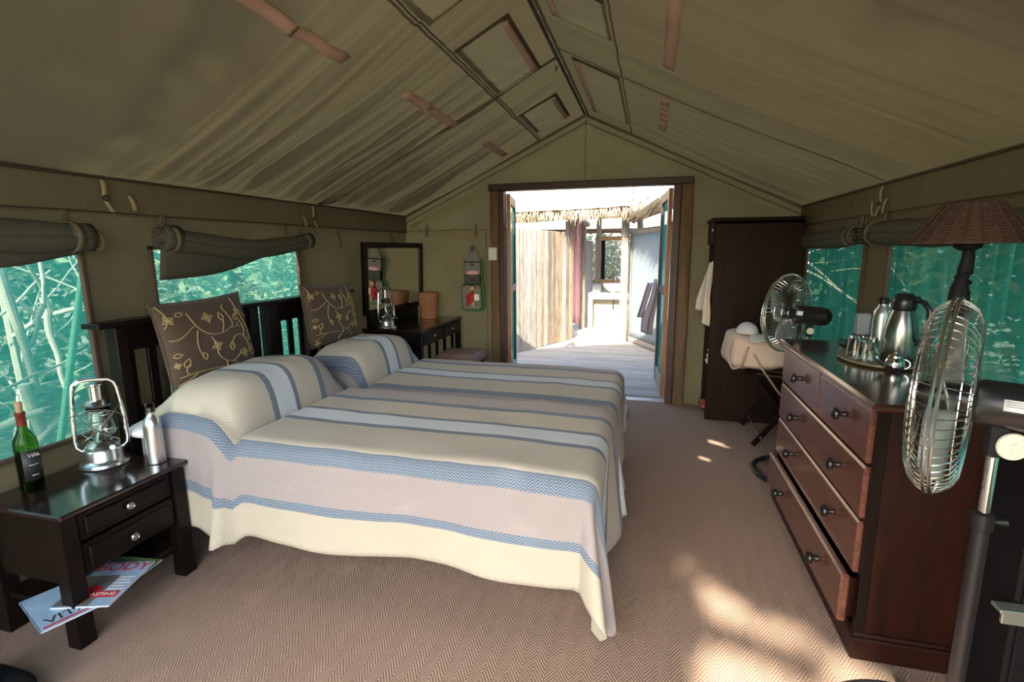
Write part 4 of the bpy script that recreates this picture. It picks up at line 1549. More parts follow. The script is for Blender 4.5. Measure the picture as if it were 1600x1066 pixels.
MB().tube([Vector(tc_) + Vector((.60 * q, -.80 * q, z)) for q, z in ((.040, .275), (.075, .268), (.100, .235), (.104, .18), (.090, .12), (.063, .09))], [.010, .011, .011, .011, .010, .009], 10).build('handle', 'black_plastic', th)
ab = thing('drinking_flask', 'aluminium flask with carabiner clip behind the thermos', 'flask', (1.12, 2.90, CZ))
ac = (1.12, 2.90, CZ)
MB().lathe([(0, 0), (.038, 0), (.041, .004), (.041, .165), (.037, .192), (.022, .214), (.020, .226), (0, .227)], ac, 30).build('body', 'brushed', ab)
MB().lathe([(.021, .2275), (.022, .25), (.016, .258), (0, .259)], ac, 22).build('cap', 'black_plastic', ab)
MB().tube([Vector(ac) + Vector((.030 + .010 * cos(a), -.038 - .022 * cos(a), .225 + .028 * sin(a))) for a in lin(0, 2 * pi, 18)[:-1]], .0035, 8, closed=True).build('carabiner', 'wire_chrome', ab)
sb = thing('creamer_pot', 'small shiny steel pot with lid on the near end of the tray', 'pot', (.985, 2.375, CZ))
sc_ = (.985, 2.385, CZ)
MB().lathe([(0, 0), (.026, 0), (.034, .012), (.036, .032), (.030, .052), (.024, .058)], sc_, 24).build('body', 'chrome', sb)
MB().lathe([(.026, .058), (.024, .066), (.008, .074), (.006, .080), (.008, .086), (0, .089)], sc_, 22).build('lid', 'chrome', sb)
MB().tube([Vector(sc_) + Vector((-.030, .012, .02)), Vector(sc_) + Vector((-.050, .02, .036)), Vector(sc_) + Vector((-.062, .024, .055))], [.009, .006, .005], 8).build('spout', 'chrome', sb)
MB().tube([Vector(sc_) + Vector((.028 + .022 * sin(a), -.012 * sin(a), .032 + .02 * cos(a))) for a in lin(0, pi, 8)], .003, 6).build('handle', 'chrome', sb)
at_ = thing('ashtray', 'round clear glass ashtray on the far end of the chest', 'ashtray', (1.03, 2.995, CZ))
MB().lathe([(0, 0), (.048, 0), (.052, .006), (.056, .030), (.050, .031), (.044, .010), (0, .008)], (1.03, 2.995, CZ), 28).build('bowl', 'clear_glass', at_)
MB().lathe([(.056, .027), (.058, .031), (.050, .034), (.048, .030)], (1.03, 2.995, CZ), 28, capb=False, capt=False).build('rim', 'clear_glass', at_)
cd = thing('candle_holder', 'square black holder with pale grey candle at the back of the chest', 'candle', (1.10, 3.075, CZ))
fbox(cd, 'holder', (1.06, 3.035, CZ), (1.14, 3.115, CZ + .045), 'black_plastic', .006)
fbox(cd, 'candle', (1.07, 3.045, CZ + .045), (1.13, 3.105, CZ + .16), 'candle_grey', .008)
MB().tube([(1.10, 3.075, CZ + .16), (1.101, 3.076, CZ + .172)], .0015, 5).build('wick', 'ink', cd)

# wicker table lamp
lp = thing('table_lamp', 'table lamp with dark pole and flared brown wicker shade on the chest', 'lamp', (.965, 1.955, CZ))
LX, LY = .965, 1.955
MB().lathe([(0, 0), (.062, 0), (.062, .012), (.05, .022), (.022, .04), (.016, .06)], (LX, LY, CZ), 28).build('base', 'matt_black', lp)
MB().tube([(LX + .006 * sin(z * 30), LY, CZ + z) for z in lin(.05, .50, 14)], [.017 + .003 * sin(k * 1.7) + (.010 if 8 <= k <= 10 else 0) for k in range(15)], 10).build('pole', 'matt_black', lp)
MB().tube([(LX + .019 * cos(a), LY + .019 * sin(a), CZ + .33 + .010 * a / 2) for a in lin(0, 6 * pi, 60)], .005, 6).build('binding', 'matt_black', lp)
MB().lathe([(.02, .49), (.036, .50), (.036, .525), (.02, .53)], (LX, LY, CZ), 16).build('socket', 'matt_black', lp)
nr = 26
for k in range(nr):
    t = k / (nr - 1)
    R = lerp(.165, .068, t ** .9)
    z = CZ + .515 + .118 * t
    MB().tube([(LX + (R + .003 * cos(24 * a + (k % 2) * pi)) * cos(a), LY + (R + .003 * cos(24 * a + (k % 2) * pi)) * sin(a), z) for a in lin(0, 2 * pi, 72)[:-1]], .0037, 5, closed=True).build('shade_strand', 'wicker_dark', lp)
MB().lathe([(.163, .512), (.066, .632)], (LX, LY, CZ), 40, capb=False, capt=False).build('shade_lining', 'wicker_dark', lp, thick=.002)
for k in range(24):
    a = 2 * pi * k / 24
    MB().tube([(LX + lerp(.167, .071, t) * cos(a), LY + lerp(.167, .071, t) * sin(a), CZ + .513 + .123 * t) for t in (0, 1)], .003, 5).build('shade_rib', 'wicker_dark', lp)


# ------------------------------------------------------------------ pedestal fans
def fan(cx, cy, cz, R, ang, back, base_r, wire, label, near):
    """axis points along ang in the floor plane; back = how far the pole stands behind the cage centre"""
    ax = Vector((cos(ang), sin(ang), 0))
    px, py = cx - ax.x * back, cy - ax.y * back
    root = thing('pedestal_fan', label, 'fan', (px, py, 0), 0, 'pedestal fans')
    A = frame_m((cx, cy, cz), (-ax.y, ax.x, 0), (0, 0, 1))      # local z = axis
    if A.col[2].to_3d().dot(ax) < 0:
        A = frame_m((cx, cy, cz), (ax.y, -ax.x, 0), (0, 0, 1))
    P = lambda r, a, z: A @ Vector((r * cos(a), r * sin(a), z))
    D = R * .22
    nsp = 64
    for nm, s in (('front_guard', 1), ('rear_guard', -1)):
        m = MB()
        for k in range(nsp):
            a = 2 * pi * k / nsp
            pts = [P(lerp(.055 if s > 0 else .065, R, t), a + (.35 * (1 - t) if s > 0 else 0), s * D * (1 - t ** 7) ** .85 + .002 * s) for t in (0, .4, .7, .86, .95, 1)]
            m.tube(pts, wire, 4, caps=False)
        for rr in (.35, .62, .85):
            zz = s * D * (1 - rr ** 7) ** .85
            m.tube([P(R * rr, a, zz) for a in lin(0, 2 * pi, 40)[:-1]], wire * 1.15, 5, closed=True)
        o = m.build(nm, 'wire_chrome', root)
        o['kind'] = 'stuff'
        MB().tube([P(R, a, s * .006) for a in lin(0, 2 * pi, 48)[:-1]], .0042, 6, closed=True).build('guard_ring', 'wire_chrome', root)
    MB().lathe([(0, D + .004), (.058, D + .004), (.060, D - .004), (0, D - .006)], M=A, n=28).build('badge_disc', 'disc_pale' if not near else 'chrome', root)
    for k in range(3 if not near else 4):       # blades
        a0 = 2 * pi * k / (3 if not near else 4) + .5

        def bl(u, v):
            r = lerp(.035, R * .86, u)
            wdt = (.28 + .50 * sin(pi * min(1, u * .85 + .1)) ** .7)
            a = a0 + v * wdt * .8
            return P(r, a, .035 * v * (1 - .35 * u))
        MB().grid(bl, lin(0, 1, 10), lin(-.9, .9, 8)).build('blade', 'blade_clear', root, thick=.003)
    MB().lathe([(0, .055), (.03, .05), (.036, .03), (.036, -.05), (0, -.05)], M=A, n=22).build('hub', 'black_plastic', root)
    m0 = -D - .004
    MB().lathe([(0, m0), (.052, m0), (.056, m0 - .01), (.056, m0 - .15), (.050, m0 - .185), (.03, m0 - .20), (0, m0 - .20)], M=A, n=30).build('motor', 'black_plastic', root)
    # rating label on the motor, facing the room
    vd = (Vector((0, 0, 1.45)) - Vector((px, py, cz))).normalized()
    loc = A.to_3x3().inverted() @ vd
    la_ = atan2(loc.y, loc.x) + (.0 if near else .1)
    zc = m0 - (.085 if near else .05)
    hwl = .034 if near else .02
    MB().grid(lambda a, z: P(.0568, a, z), lin(la_ - .24, la_ + .24, 6), [zc - hwl, zc + hwl]).build('rating_label', 'label_white', root, thick=.0006)
    if near:
        ctr = P(.0574, la_, zc)
        nrm = (ctr - P(0, 0, zc)).normalized()
        xr = (-ax)
        yr = nrm.cross(xr)
        if yr.z < 0:
            yr = -yr
        xr = yr.cross(nrm)
        text('label_mark', 'CE', .012, frame_m(ctr - yr * .006 + xr * .018, xr, yr), 'ink', root)
        for q in range(3):
            c2 = ctr + yr * (.008 - q * .005) - xr * .002
            F = frame_m(c2, xr, yr)
            MB().box((-.028, -.0007, 0), (.026 - .008 * q, .0007, .0004), M=F).build('label_line', 'ink', root)
    # neck, pole, base ring
    MB().box((px - .018, py - .018, cz - .13), (px + .018, py + .018, cz - .045), .006).build('neck', 'black_plastic', root)
    MB().lathe([(0, -.006), (.040, -.006), (.042, 0), (.040, .006), (.012, .007), (.010, .012), (0, .012)], M=Matrix.Translation((px + (.022 if near else -.0), py - .024, cz - .095)) @ Matrix.Rotation(pi / 2, 4, 'X') @ Matrix.Scale(.8 if near else .5, 4), n=24).build('tilt_disc', 'disc_pale', root)
    zj = .80 if near else .72
    MB().lathe([(.0125, zj - .02), (.0125, cz - .12)], (px, py, 0), 18).build('inner_pole', 'chrome', root)
    MB().lathe([(.018, zj - .05), (.0235, zj - .045), (.0235, zj - .005), (.016, zj)], (px, py, 0), 18).build('collar', 'black_plastic', root)
    MB().tube([(px + .024, py, zj - .025), (px + .05, py, zj - .025)], [.006, .010], 8).build('clamp_knob', 'black_plastic', root)
    MB().lathe([(.0185, .03), (.0185, zj - .03)], (px, py, 0), 20).build('pole', 'black_metal', root)
    MB().tube([(px + base_r * cos(a), py + base_r * sin(a), .020) for a in lin(0, 2 * pi, 56)[:-1]], .0165, 10, closed=True).build('base_ring', 'black_metal', root)
    for k in range(2):
        a = k * pi / 2 + .6
        MB().tube([(px - base_r * cos(a), py - base_r * sin(a), .022), (px, py, .030), (px + base_r * cos(a), py + base_r * sin(a), .022)], .0125, 8).build('base_spoke', 'black_metal', root)
    return root


fan(.735, 1.495, 1.075, .248, radians(150), .105, .29, .0014, 'pedestal fan with upright wire cage nearest the camera, before the chest', True)
fan(.855, 3.57, 1.04, .245, radians(136), .145, .25, .0011, 'pedestal fan with black motor standing behind the far end of the chest', False)

# ------------------------------------------------------------------ wardrobe, clothes
wd = thing('wardrobe', 'tall dark open-fronted wardrobe in the right corner by the door', 'wardrobe', (.83, 4.71, 0))
VX0, VX1, VY0, VY1, VZ = .505, 1.15, 4.505, 4.895, 1.655
fbox(wd, 'side_panel', (VX0, VY0, .0), (VX1, VY0 + .025, VZ), 'wardrobe_wood', .003)
fbox(wd, 'side_panel', (VX0, VY1 - .025, .0), (VX1, VY1, VZ), 'wardrobe_wood', .003)
fbox(wd, 'back_panel', (VX1 - .015, VY0 + .025, .0), (VX1, VY1 - .025, VZ), 'wardrobe_wood', .003)
fbox(wd, 'top_panel', (VX0, VY0, VZ - .02), (VX1, VY1, VZ), 'wardrobe_wood', .003)
fbox(wd, 'cornice', (VX0 - .035, VY0 - .018, VZ), (VX1, VY1, VZ + .03), 'wardrobe_wood', .010)
fbox(wd, 'front_board', (VX0 - .018, VY0 + .01, VZ - .18), (VX0 + .005, VY1, VZ), 'wardrobe_wood', .004)
for z in (.05, .25, .44):
    fbox(wd, 'shelf', (VX0 + .02, VY0 + .025, z), (VX1 - .015, VY1 - .025, z + .018), 'wardrobe_wood', .002)
MB().tube([(VX0 + .05, VY0 + .025, 1.42), (VX0 + .05, VY1 - .025, 1.42)], .010, 8).build('hanging_rail', 'chrome', wd)
MB().box((VX0 - .022, VY0 + .03, 1.58), (VX0 - .018, VY0 + .06, 1.60), .001).build('tag', 'label_white', wd)

sh = thing('shirt', 'pale beige shirt hanging out of the wardrobe front', 'shirt', (.47, 4.62, .95))


def shirt_fn(u, v):
    # u across, v down
    wv = .012 * sin(u * 9 + v * 2)
    return (lerp(.495, lerp(.49, .40, min(1, v * 1.25)), u) + wv * .3, 4.60 + .10 * (u - .5) + wv, lerp(1.33, .93 - .06 * u * 0, v))


MB().grid(shirt_fn, lin(0, 1, 10), lin(0, 1, 14)).build('sleeve', 'shirt_cloth', sh, thick=.012)
MB().grid(lambda u, v: (lerp(.50, .44, u * min(1, v * 1.3)) + .006 * sin(v * 9), 4.54 + .006 * sin(u * 7), lerp(1.34, .80 + .03 * u, v)), lin(0, 1, 8), lin(0, 1, 14)).build('body', 'shirt_cloth', sh, thick=.010)
MB().tube([(.40 + .03 * t, 4.655 - .06 * t, .935 + .002 * sin(9 * t)) for t in lin(0, 1, 8)], .009, 8).build('cuff', 'shirt_cloth', sh)
tw = thing('towel_stack', 'folded white towels on the low wardrobe shelf', 'towels', (.56, 4.65, .46))
for k in range(3):
    MB().box((.50 + .008 * k, 4.545, .459 + k * .045), (.68, 4.72, .502 + k * .045), .02).build('towel', 'white_cotton', tw)
for k, (y, m, z) in enumerate(((4.60, 'shoe_red', .069), (4.74, 'shoe_red', .069))):
    sp = thing('shoe', ('red shoe at the bottom of the wardrobe, nearer the room', 'red shoe at the bottom of the wardrobe, nearer the end wall')[k], 'shoe', (.56, y, z), 0, 'shoes in the wardrobe')
    MB().grid(lambda u, v, y=y, z=z: (.475 + .24 * u, y + .042 * cos(v) * (.55 + .45 * sin(pi * (u * .8 + .15))), z + .012 + (.030 + .045 * smooth01((u - .35) / .3)) * max(0, sin(v))), lin(0, 1, 14), lin(0, pi, 12)).build('upper', m, sp, thick=.004)
    MB().prism([(.475 + .24 * u, y + s_ * .045 * (.5 + .5 * sin(pi * (u * .8 + .15)))) for s_, us_ in ((1, lin(0, 1, 8)), (-1, lin(1, 0, 8))) for u in us_], z, z + .014).build('sole', 'matt_black', sp, smooth=False)

# ------------------------------------------------------------------ luggage rack with tote bag and cap
rk = thing('luggage_rack', 'folding dark wooden luggage rack in front of the wardrobe', 'rack', (.98, 4.15, 0))
for y in (3.93, 4.40):
    for (xa, xb) in ((.78, 1.17), (1.17, .74)):
        yy = y + (.014 if xa < xb else -.014)
        M = frame_m((xa, yy, 0), Vector((xb - xa, 0, .545)), (0, 1, 0))
        L = hypot(xb - xa, .545)
        MB().box((0.012, -.011, -.019), (L, .011, .019), .003, M).build('leg', 'espresso_x', rk)
for xa, z in ((.79, .53), (1.165, .53), (.835, .075), (1.11, .075)):
    MB().tube([(xa, 3.92, z), (xa, 4.41, z)], .011 if z > .2 else .007, 8).build('cross_bar', 'espresso' if z > .2 else 'brushed', rk)
for y in (3.99, 4.16, 4.33):
    MB().grid(lambda u, v, y=y: (lerp(.79, 1.165, u), y + .02 * v, .545 - .02 * sin(pi * u)), lin(0, 1, 8), [-1, 1]).build('webbing_strap', 'webbing_dark', rk, thick=.003)

tb = thing('tote_bag', 'beige canvas tote bag lying on the luggage rack', 'bag', (.80, 4.10, .56))


def tote(u, v):
    cu, su_ = cos(u), sin(u)
    cv, sv = cos(v), sin(v)
    sp = lambda a, e: math.copysign(abs(a) ** e, a)
    x = .23 * sp(cu, .55) * sp(cv, .5)
    y = .20 * sp(cu, .55) * sp(sv, .5)
    z = .125 * sp(su_, .6)
    n_ = .02 * N1(x * 9, y * 9, z * 9) + .012 * N1(x * 20, y * 20, z * 16)
    k = 1 + n_ * 4.0
    q = -x
    return (.80 + x * k, 4.10 + y * k, .695 + z * (1.0 + .25 * q / .23) * k + .10 * q)


MB().grid(tote, lin(-pi / 2, pi / 2, 26), lin(-pi, pi, 48)).build('body', 'tote_cloth', tb)
for (p0, p1, p2, p3, p4) in (((.60, 3.92, .80), (.572, 3.90, .70), (.60, 3.875, .60), (.66, 3.875, .63), (.70, 3.89, .755)), ((.74, 3.89, .70), (.80, 3.885, .60), (.85, 3.885, .53), (.90, 3.89, .46), (.93, 3.90, .42))):
    P_ = [Vector(q) for q in (p0, p1, p2, p3, p4)]
    pts = []
    for i in range(4):
        a, b = P_[i], P_[i + 1]
        pa, pb = P_[max(0, i - 1)], P_[min(4, i + 2)]
        for t in (0, .25, .5, .75):
            m0_, m1_ = (b - pa) * .5, (pb - a) * .5
            pts.append(a * (2 * t ** 3 - 3 * t ** 2 + 1) + m0_ * (t ** 3 - 2 * t ** 2 + t) + b * (-2 * t ** 3 + 3 * t ** 2) + m1_ * (t ** 3 - t ** 2))
    pts.append(P_[-1])
    MB().tube(pts, .019, 8, flat=.35).build('handle', 'tote_cloth', tb)
cp = thing('peaked_cap', 'pale grey peaked cap lying on the tote bag', 'cap', (.69, 3.98, .84))
MB().grid(lambda u, v: (.70 + .075 * cos(v) * cos(u), 3.98 + .085 * sin(v) * cos(u), .842 + .078 * sin(u)), lin(0, pi / 2, 9), lin(0, 2 * pi, 28)).build('crown', 'cap_cloth', cp, thick=.003)
MB().grid(lambda u, v: (.72 + (.07 + .075 * u) * cos(v), 3.97 + (.07 + .075 * u) * sin(v), .842 - .028 * u + .015 * u * cos(2 * v)), lin(0, 1, 6), lin(-1.75, -.2, 12)).build('peak', 'cap_cloth', cp, thick=.003)

# ------------------------------------------------------------------ dark cabinet and bag at the near right, bag at near left
cb = thing('steel_cabinet', 'black cabinet with small steel ledge at the near end of the chest', 'cabinet', (1.12, 1.6, 0))
fbox(cb, 'body', (1.05, 1.64, .05), (1.21, 1.85, .86), 'matt_black', .008)
fbox(cb, 'door', (1.06, 1.628, .07), (1.20, 1.64, .84), 'matt_black', .003)
MB().tube([(1.075, 1.622, z) for z in lin(.46, .80, 6)], .003, 6).build('handle', 'black_metal', cb)
fbox(cb, 'ledge', (.985, 1.585, .435), (1.215, 1.63, .447), 'ledge_steel', .002)
fbox(cb, 'ledge_bracket', (1.0, 1.60, .395), (1.2, 1.612, .436), 'ledge_steel', .002)
for x in (1.085, 1.19):
    for y in (1.665, 1.83):
        fbox(cb, 'foot', (x - .012, y - .012, 0), (x + .012, y + .012, .052), 'matt_black', .002)


def soft_bag(cx, cy, lx, ly, lz, name, label, mat):
    root = thing(name, label, 'bag', (cx, cy, 0))
    f = pillow_fn(cx, cy, lz, lx, ly, lz)
    MB().grid(lambda u, v: Vector(f(u, v)) + Vector((.01 * N1(u * 3, v * 3), 0, 0)), lin(-pi / 2, pi / 2, 16), lin(-pi, pi, 30)).build('body', mat, root)
    MB().tube([(cx - lx * .5 + lx * t, cy, 2 * lz * .93 + .08 * sin(pi * t)) for t in lin(0, 1, 10)], .012, 8).build('handle', mat, root)
    MB().tube([(cx - lx * .7 + lx * 1.4 * t, cy - .01, 2 * lz * .97 + .004) for t in lin(0, 1, 10)], .005, 6).build('zip', 'black_plastic', root)


soft_bag(-2.02, .945, .14, .09, .055, 'black_bag', 'black bag lying on the carpet in the bottom left corner', 'matt_black')

# ------------------------------------------------------------------ outside: deck, screens, wash room
ground = MB().grid(lambda x, y: (x, y, -.32 + .05 * N1(x * .4, y * .4)), lin(-30, 30, 40), lin(-30, 34, 40), flip=False).build('ground', 'ground_sand')
struct(ground, 'dry sandy ground around the tent')
deck = sroot('deck', 'weathered plank deck outside the double door', (-.6, 6.6, -.03))
random.seed(3)
yy = 5.005
k = 0
while yy < 8.75:
    w_ = .105 + .012 * random.random()
    MB().box((-2.6, yy, -.062 + random.uniform(-.002, .002)), (1.6, yy + w_ - .008, -.028 + random.uniform(-.003, .003)), .003).build('plank', 'deck_wood' if random.random() < .6 else 'deck_wood_b', deck, smooth=False)
    yy += w_
    k += 1
for x in (-2.3, -.6, 1.3):
    MB().box((x - .04, 5.0, -.3), (x + .04, 8.75, -.065)).build('joist', 'deck_wood_b', deck, smooth=False)

gt = thing('plank_screen', 'tall weathered plank screen on the left of the deck', 'fence', (-1.6, 7.5, -.03))
ga, gb = Vector((-2.08, 6.45, 0)), Vector((-1.205, 8.41, 0))
gd = (gb - ga).normalized()
L_ = (gb - ga).length
n_ = 21
for k in range(n_):
    w_ = L_ / n_
    M = Matrix.Translation(ga + gd * (k * w_) + Vector((random.uniform(-.006, .006), 0, 0))) @ Matrix.Rotation(atan2(gd.y, gd.x), 4, 'Z')
    zt = 1.755 - .055 * k / n_ + random.uniform(-.008, .008)
    MB().box((.003, -.014, -.02), (w_ - .003, .014, zt), .005, M).build('board', random.choice(['slab_wood', 'slab_wood_b', 'slab_wood_c', 'slab_wood']), gt, smooth=False)
for z in (.3, 1.45):
    M = Matrix.Translation(ga + Vector((-.03, .01, 0))) @ Matrix.Rotation(atan2(gd.y, gd.x), 4, 'Z')
    MB().box((0, .014, z), (L_, .045, z + .08), .003, M).build('batten', 'slab_wood_c', gt, smooth=False)

scn = thing('canvas_screen', 'pale blue-grey canvas screen stretched between poles right of the deck', 'screen', (.1, 7.7, -.03))
sa, sb_ = Vector((-.30, 8.46, 0)), Vector((.62, 6.60, 0))
MB().grid(lambda u, v: tuple((sa.lerp(sb_, u) + Vector((.012 * sin(u * 7) * sin(v * 3), 0, lerp(.02, 1.66 + .05 * u, v)))).to_tuple()), lin(0, 1, 24), lin(0, 1, 12)).build('sheet', 'screen_blue', scn, thick=.006)


def pole(p, q, r0, r1, name, mat, parent, seed, n=14):
    p, q = Vector(p), Vector(q)
    pts = [p.lerp(q, t) + Vector((.012 * N1(t * 4 + seed, 1), .012 * N1(t * 4, seed), .012 * N1(seed, t * 4))) for t in lin(0, 1, n)]
    return MB().tube(pts, [lerp(r0, r1, i / n) * (1 + .08 * N1(i * 1.3, seed)) for i in range(n + 1)], 10).build(name, mat, parent)


pole(sa + Vector((0, 0, 1.70)), sb_ + Vector((0, 0, 1.74)), .045, .04, 'top_pole', 'grey_pole', scn, 2)
pole(sa + Vector((0, 0, .01)), sb_ + Vector((0, 0, .01)), .045, .045, 'ground_pole', 'grey_pole', scn, 3)
pole((-.275, 8.45, -.03), (-.275, 8.45, 1.70), .035, .032, 'post', 'grey_pole', scn, 4)

wr = thing('wash_room', 'thatched open-air wash room at the end of the deck', 'building', (-.8, 9.2, -.03))
MB().box((-2.4, 8.76, -.06), (.3, 11.2, .05), .01).build('floor_slab', 'concrete', wr)
pole((-.375, 8.30, -.03), (-.375, 8.30, 2.0), .065, .058, 'post', 'grey_pole', wr, 6)
pole((-1.12, 9.05, .05), (-1.12, 9.05, 2.0), .055, .05, 'post', 'slab_wood_c', wr, 8)
pole((-1.30, 8.75, -.03), (-1.30, 8.75, 2.1), .05, .05, 'post', 'grey_pole', wr, 9)
pole((-.95, 10.05, .05), (-.95, 10.05, 2.0), .05, .05, 'post', 'slab_wood_c', wr, 10)
pole((-2.9, 8.28, 1.90), (-.2, 8.22, 1.965), .05, .05, 'beam', 'brown_pole', wr, 11)
pole((-1.23, 7.98, 1.955), (-1.23, 10.6, 1.93), .055, .055, 'beam', 'brown_pole', wr, 12)
MB().lathe([(0, 0), (.058, 0), (.056, .02), (0, .02)], M=Matrix.Translation((-1.215, 7.97, 1.955)) @ Matrix.Rotation(pi / 2, 4, 'X'), n=18).build('log_end', 'log_end', wr)
pole((-.33, 7.95, 2.0), (-.33, 10.6, 1.98), .055, .055, 'beam', 'brown_pole', wr, 13)
pole((-.16, 8.25, 1.70), (-.16, 8.25, 2.12), .045, .045, 'post', 'grey_pole', wr, 14)
MB().tube([(-2.6, 10.1, 1.78), (.2, 10.1, 1.78)], .045, 8).build('beam', 'brown_pole', wr)
# low plastered walls round the wash stand, with an open framed window
MB().box((-1.02, 10.2, .05), (.1, 10.32, .80), .006).build('back_wall', 'plaster', wr)
MB().box((-1.0, 9.36, .05), (.1, 9.44, .56), .006).build('stand_front', 'plaster', wr)
MB().box((-1.04, 9.22, .56), (.1, 9.9, .67), .01).build('counter', 'concrete', wr)
MB().box((-1.04, 9.22, .05), (-.96, 9.9, .56), .01).build('stand_side', 'concrete', wr)
for a, b in (((-1.03, 10.18, .80), (-.93, 10.30, 1.66)), ((-.36, 10.18, .80), (-.26, 10.30, 1.66)), ((-1.03, 10.18, .76), (-.26, 10.30, .86)), ((-1.03, 10.18, 1.60), (-.26, 10.30, 1.68))):
    MB().box(a, b, .006).build('window_frame', 'frame_orange', wr, smooth=False)
MB().box((-.93, 10.22, .86), (-.84, 10.26, 1.60), .004).build('half_blind', 'matt_black', wr)
MB().box((-1.75, 10.2, .05), (-1.08, 10.3, 1.6), .006).build('side_wall', 'grey_box', wr)


def thatch(name, e0, e1, up, L, parent, seed, th=.16):
    """roof slope: eave from e0 to e1, rising along 'up' for L metres"""
    e0, e1, up = Vector(e0), Vector(e1), Vector(up).normalized()
    nrm = (e1 - e0).cross(up).normalized()
    if nrm.z < 0:
        nrm = -nrm
    rnd = random.Random(seed)
    m = MB()
    m.grid(lambda u, v: e0.lerp(e1, u) + up * (v * L) + nrm * (.02 * N1(u * 14, v * 9, seed)), lin(0, 1, 60), lin(0, 1, 30))
    m.grid(lambda u, v: e0.lerp(e1, u) + up * (v * L) - nrm * th, lin(0, 1, 10), lin(0, 1, 6), flip=True)
    o = m.build(name, 'thatch', parent)
    s = MB()
    for k in range(1500):           # straw ends along the eave
        u = rnd.random()
        p = e0.lerp(e1, u) + up * rnd.uniform(-.02, .10) - nrm * (rnd.random() * th)
        d = (-up * rnd.uniform(.06, .17) + Vector((rnd.uniform(-.03, .03), rnd.uniform(-.03, .03), rnd.uniform(-.07, .01))))
        w = (e1 - e0).normalized() * rnd.uniform(.004, .009)
        s.add([p - w, p + w, p + d], [(0, 1, 2)])
    st_ = s.build('straw_ends', 'thatch', o, smooth=False)
    st_['kind'] = 'stuff'
    return o


thatch('thatch_slope', (-4.0, 7.9, 1.96), (-.28, 7.82, 2.05), (.0, .74, .67), 5.2, wr, 5)
thatch('thatch_slope', (-.36, 8.0, 2.02), (.32, 5.75, 2.13), (.80, .25, .55), 3.4, wr, 6)
for k in range(6):
    t = k / 5
    p = Vector((-.34, 7.9, 1.86)).lerp(Vector((.40, 5.9, 1.97)), t)
    pole(p + Vector((.0, 0, -.02)), p + Vector((1.6, .5, 1.08)), .035, .03, 'rafter', 'brown_pole', wr, 20 + k, 6)
pole((-.25, 7.95, 1.86), (.45, 5.8, 1.97), .04, .04, 'beam', 'brown_pole', wr, 31)

ba = thing('wash_basin', 'white ceramic bowl basin with tap on the outdoor counter', 'basin', (-.62, 9.45, .67))
MB().lathe([(0, 0), (.09, 0), (.14, .03), (.20, .10), (.215, .155), (.205, .155), (.185, .10), (.12, .04), (0, .03)], (-.60, 9.47, .67), 34).build('bowl', 'ceramic', ba)
MB().tube([(-.60, 9.74, .67), (-.60, 9.74, .90), (-.60, 9.71, .94), (-.60, 9.62, .94), (-.60, 9.59, .91)], .012, 8).build('tap', 'chrome', ba)
MB().tube([(-.60, 9.35, .54), (-.60, 9.34, .45), (-.60, 9.36, .37)], .02, 8).build('drain_pipe', 'chrome', ba)
bx = thing('tissue_box', 'grey box on the counter left of the wash basin', 'box', (-.90, 9.42, .67))
fbox(bx, 'box', (-.985, 9.34, .67), (-.83, 9.50, .80), 'grey_box', .006)
fbox(bx, 'lid', (-.99, 9.335, .80), (-.825, 9.505, .815), 'grey_box', .004)

cu = MB()
cu.grid(lambda u, v: (-1.42 + .26 * u, 8.98 + .025 * sin(u * 22), lerp(.15, 1.92, v)), lin(0, 1, 40), lin(0, 1, 10))
tag(cu.build('curtain', 'pink_cloth', thick=.004), 'faded pink curtain hanging beside the plank screen', 'curtain')

rb = thing('bath_robe', 'grey-lilac robe hanging from the open right door leaf', 'robe', (.03, 5.78, 1.0))
MB().grid(lambda u, v: (.07 + .015 * sin(v * 5) - .13 * u * min(1, v * 1.4) + .012 * sin(u * 14), 5.775 + .03 * sin(u * 9), lerp(1.12, .50 + .05 * u, v)), lin(0, 1, 14), lin(0, 1, 14)).build('body', 'robe_cloth', rb, thick=.012)
MB().grid(lambda u, v: (-.01 - .10 * v + .05 * u, 5.80 + .02 * sin(u * 6), lerp(1.08, .70, v)), lin(0, 1, 8), lin(0, 1, 10)).build('sleeve', 'robe_cloth', rb, thick=.014)


# ------------------------------------------------------------------ vegetation
def leaves(m, rnd, c, rad, n, size, hole=None):
    for _ in range(n):
        while True:
            p = Vector((rnd.uniform(-1, 1), rnd.uniform(-1, 1), rnd.uniform(-1, 1)))
            if p.length < 1:
                break
        q = Vector((c[0] + p.x * rad[0], c[1] + p.y * rad[1], c[2] + p.z * rad[2]))
        if q.z < -.25 or (hole and hole(q)):
            continue
        a = Vector((rnd.gauss(0, 1), rnd.gauss(0, 1), rnd.gauss(0, .6))).normalized()
        b = a.cross(Vector((rnd.gauss(0, 1), rnd.gauss(0, 1), rnd.gauss(0, 1)))).normalized()
        s = size * rnd.uniform(.6, 1.3)
        m.add([q - a * s, q + b * s * .38, q + a * s, q - b * s * .38], [(0, 1, 2, 3)])


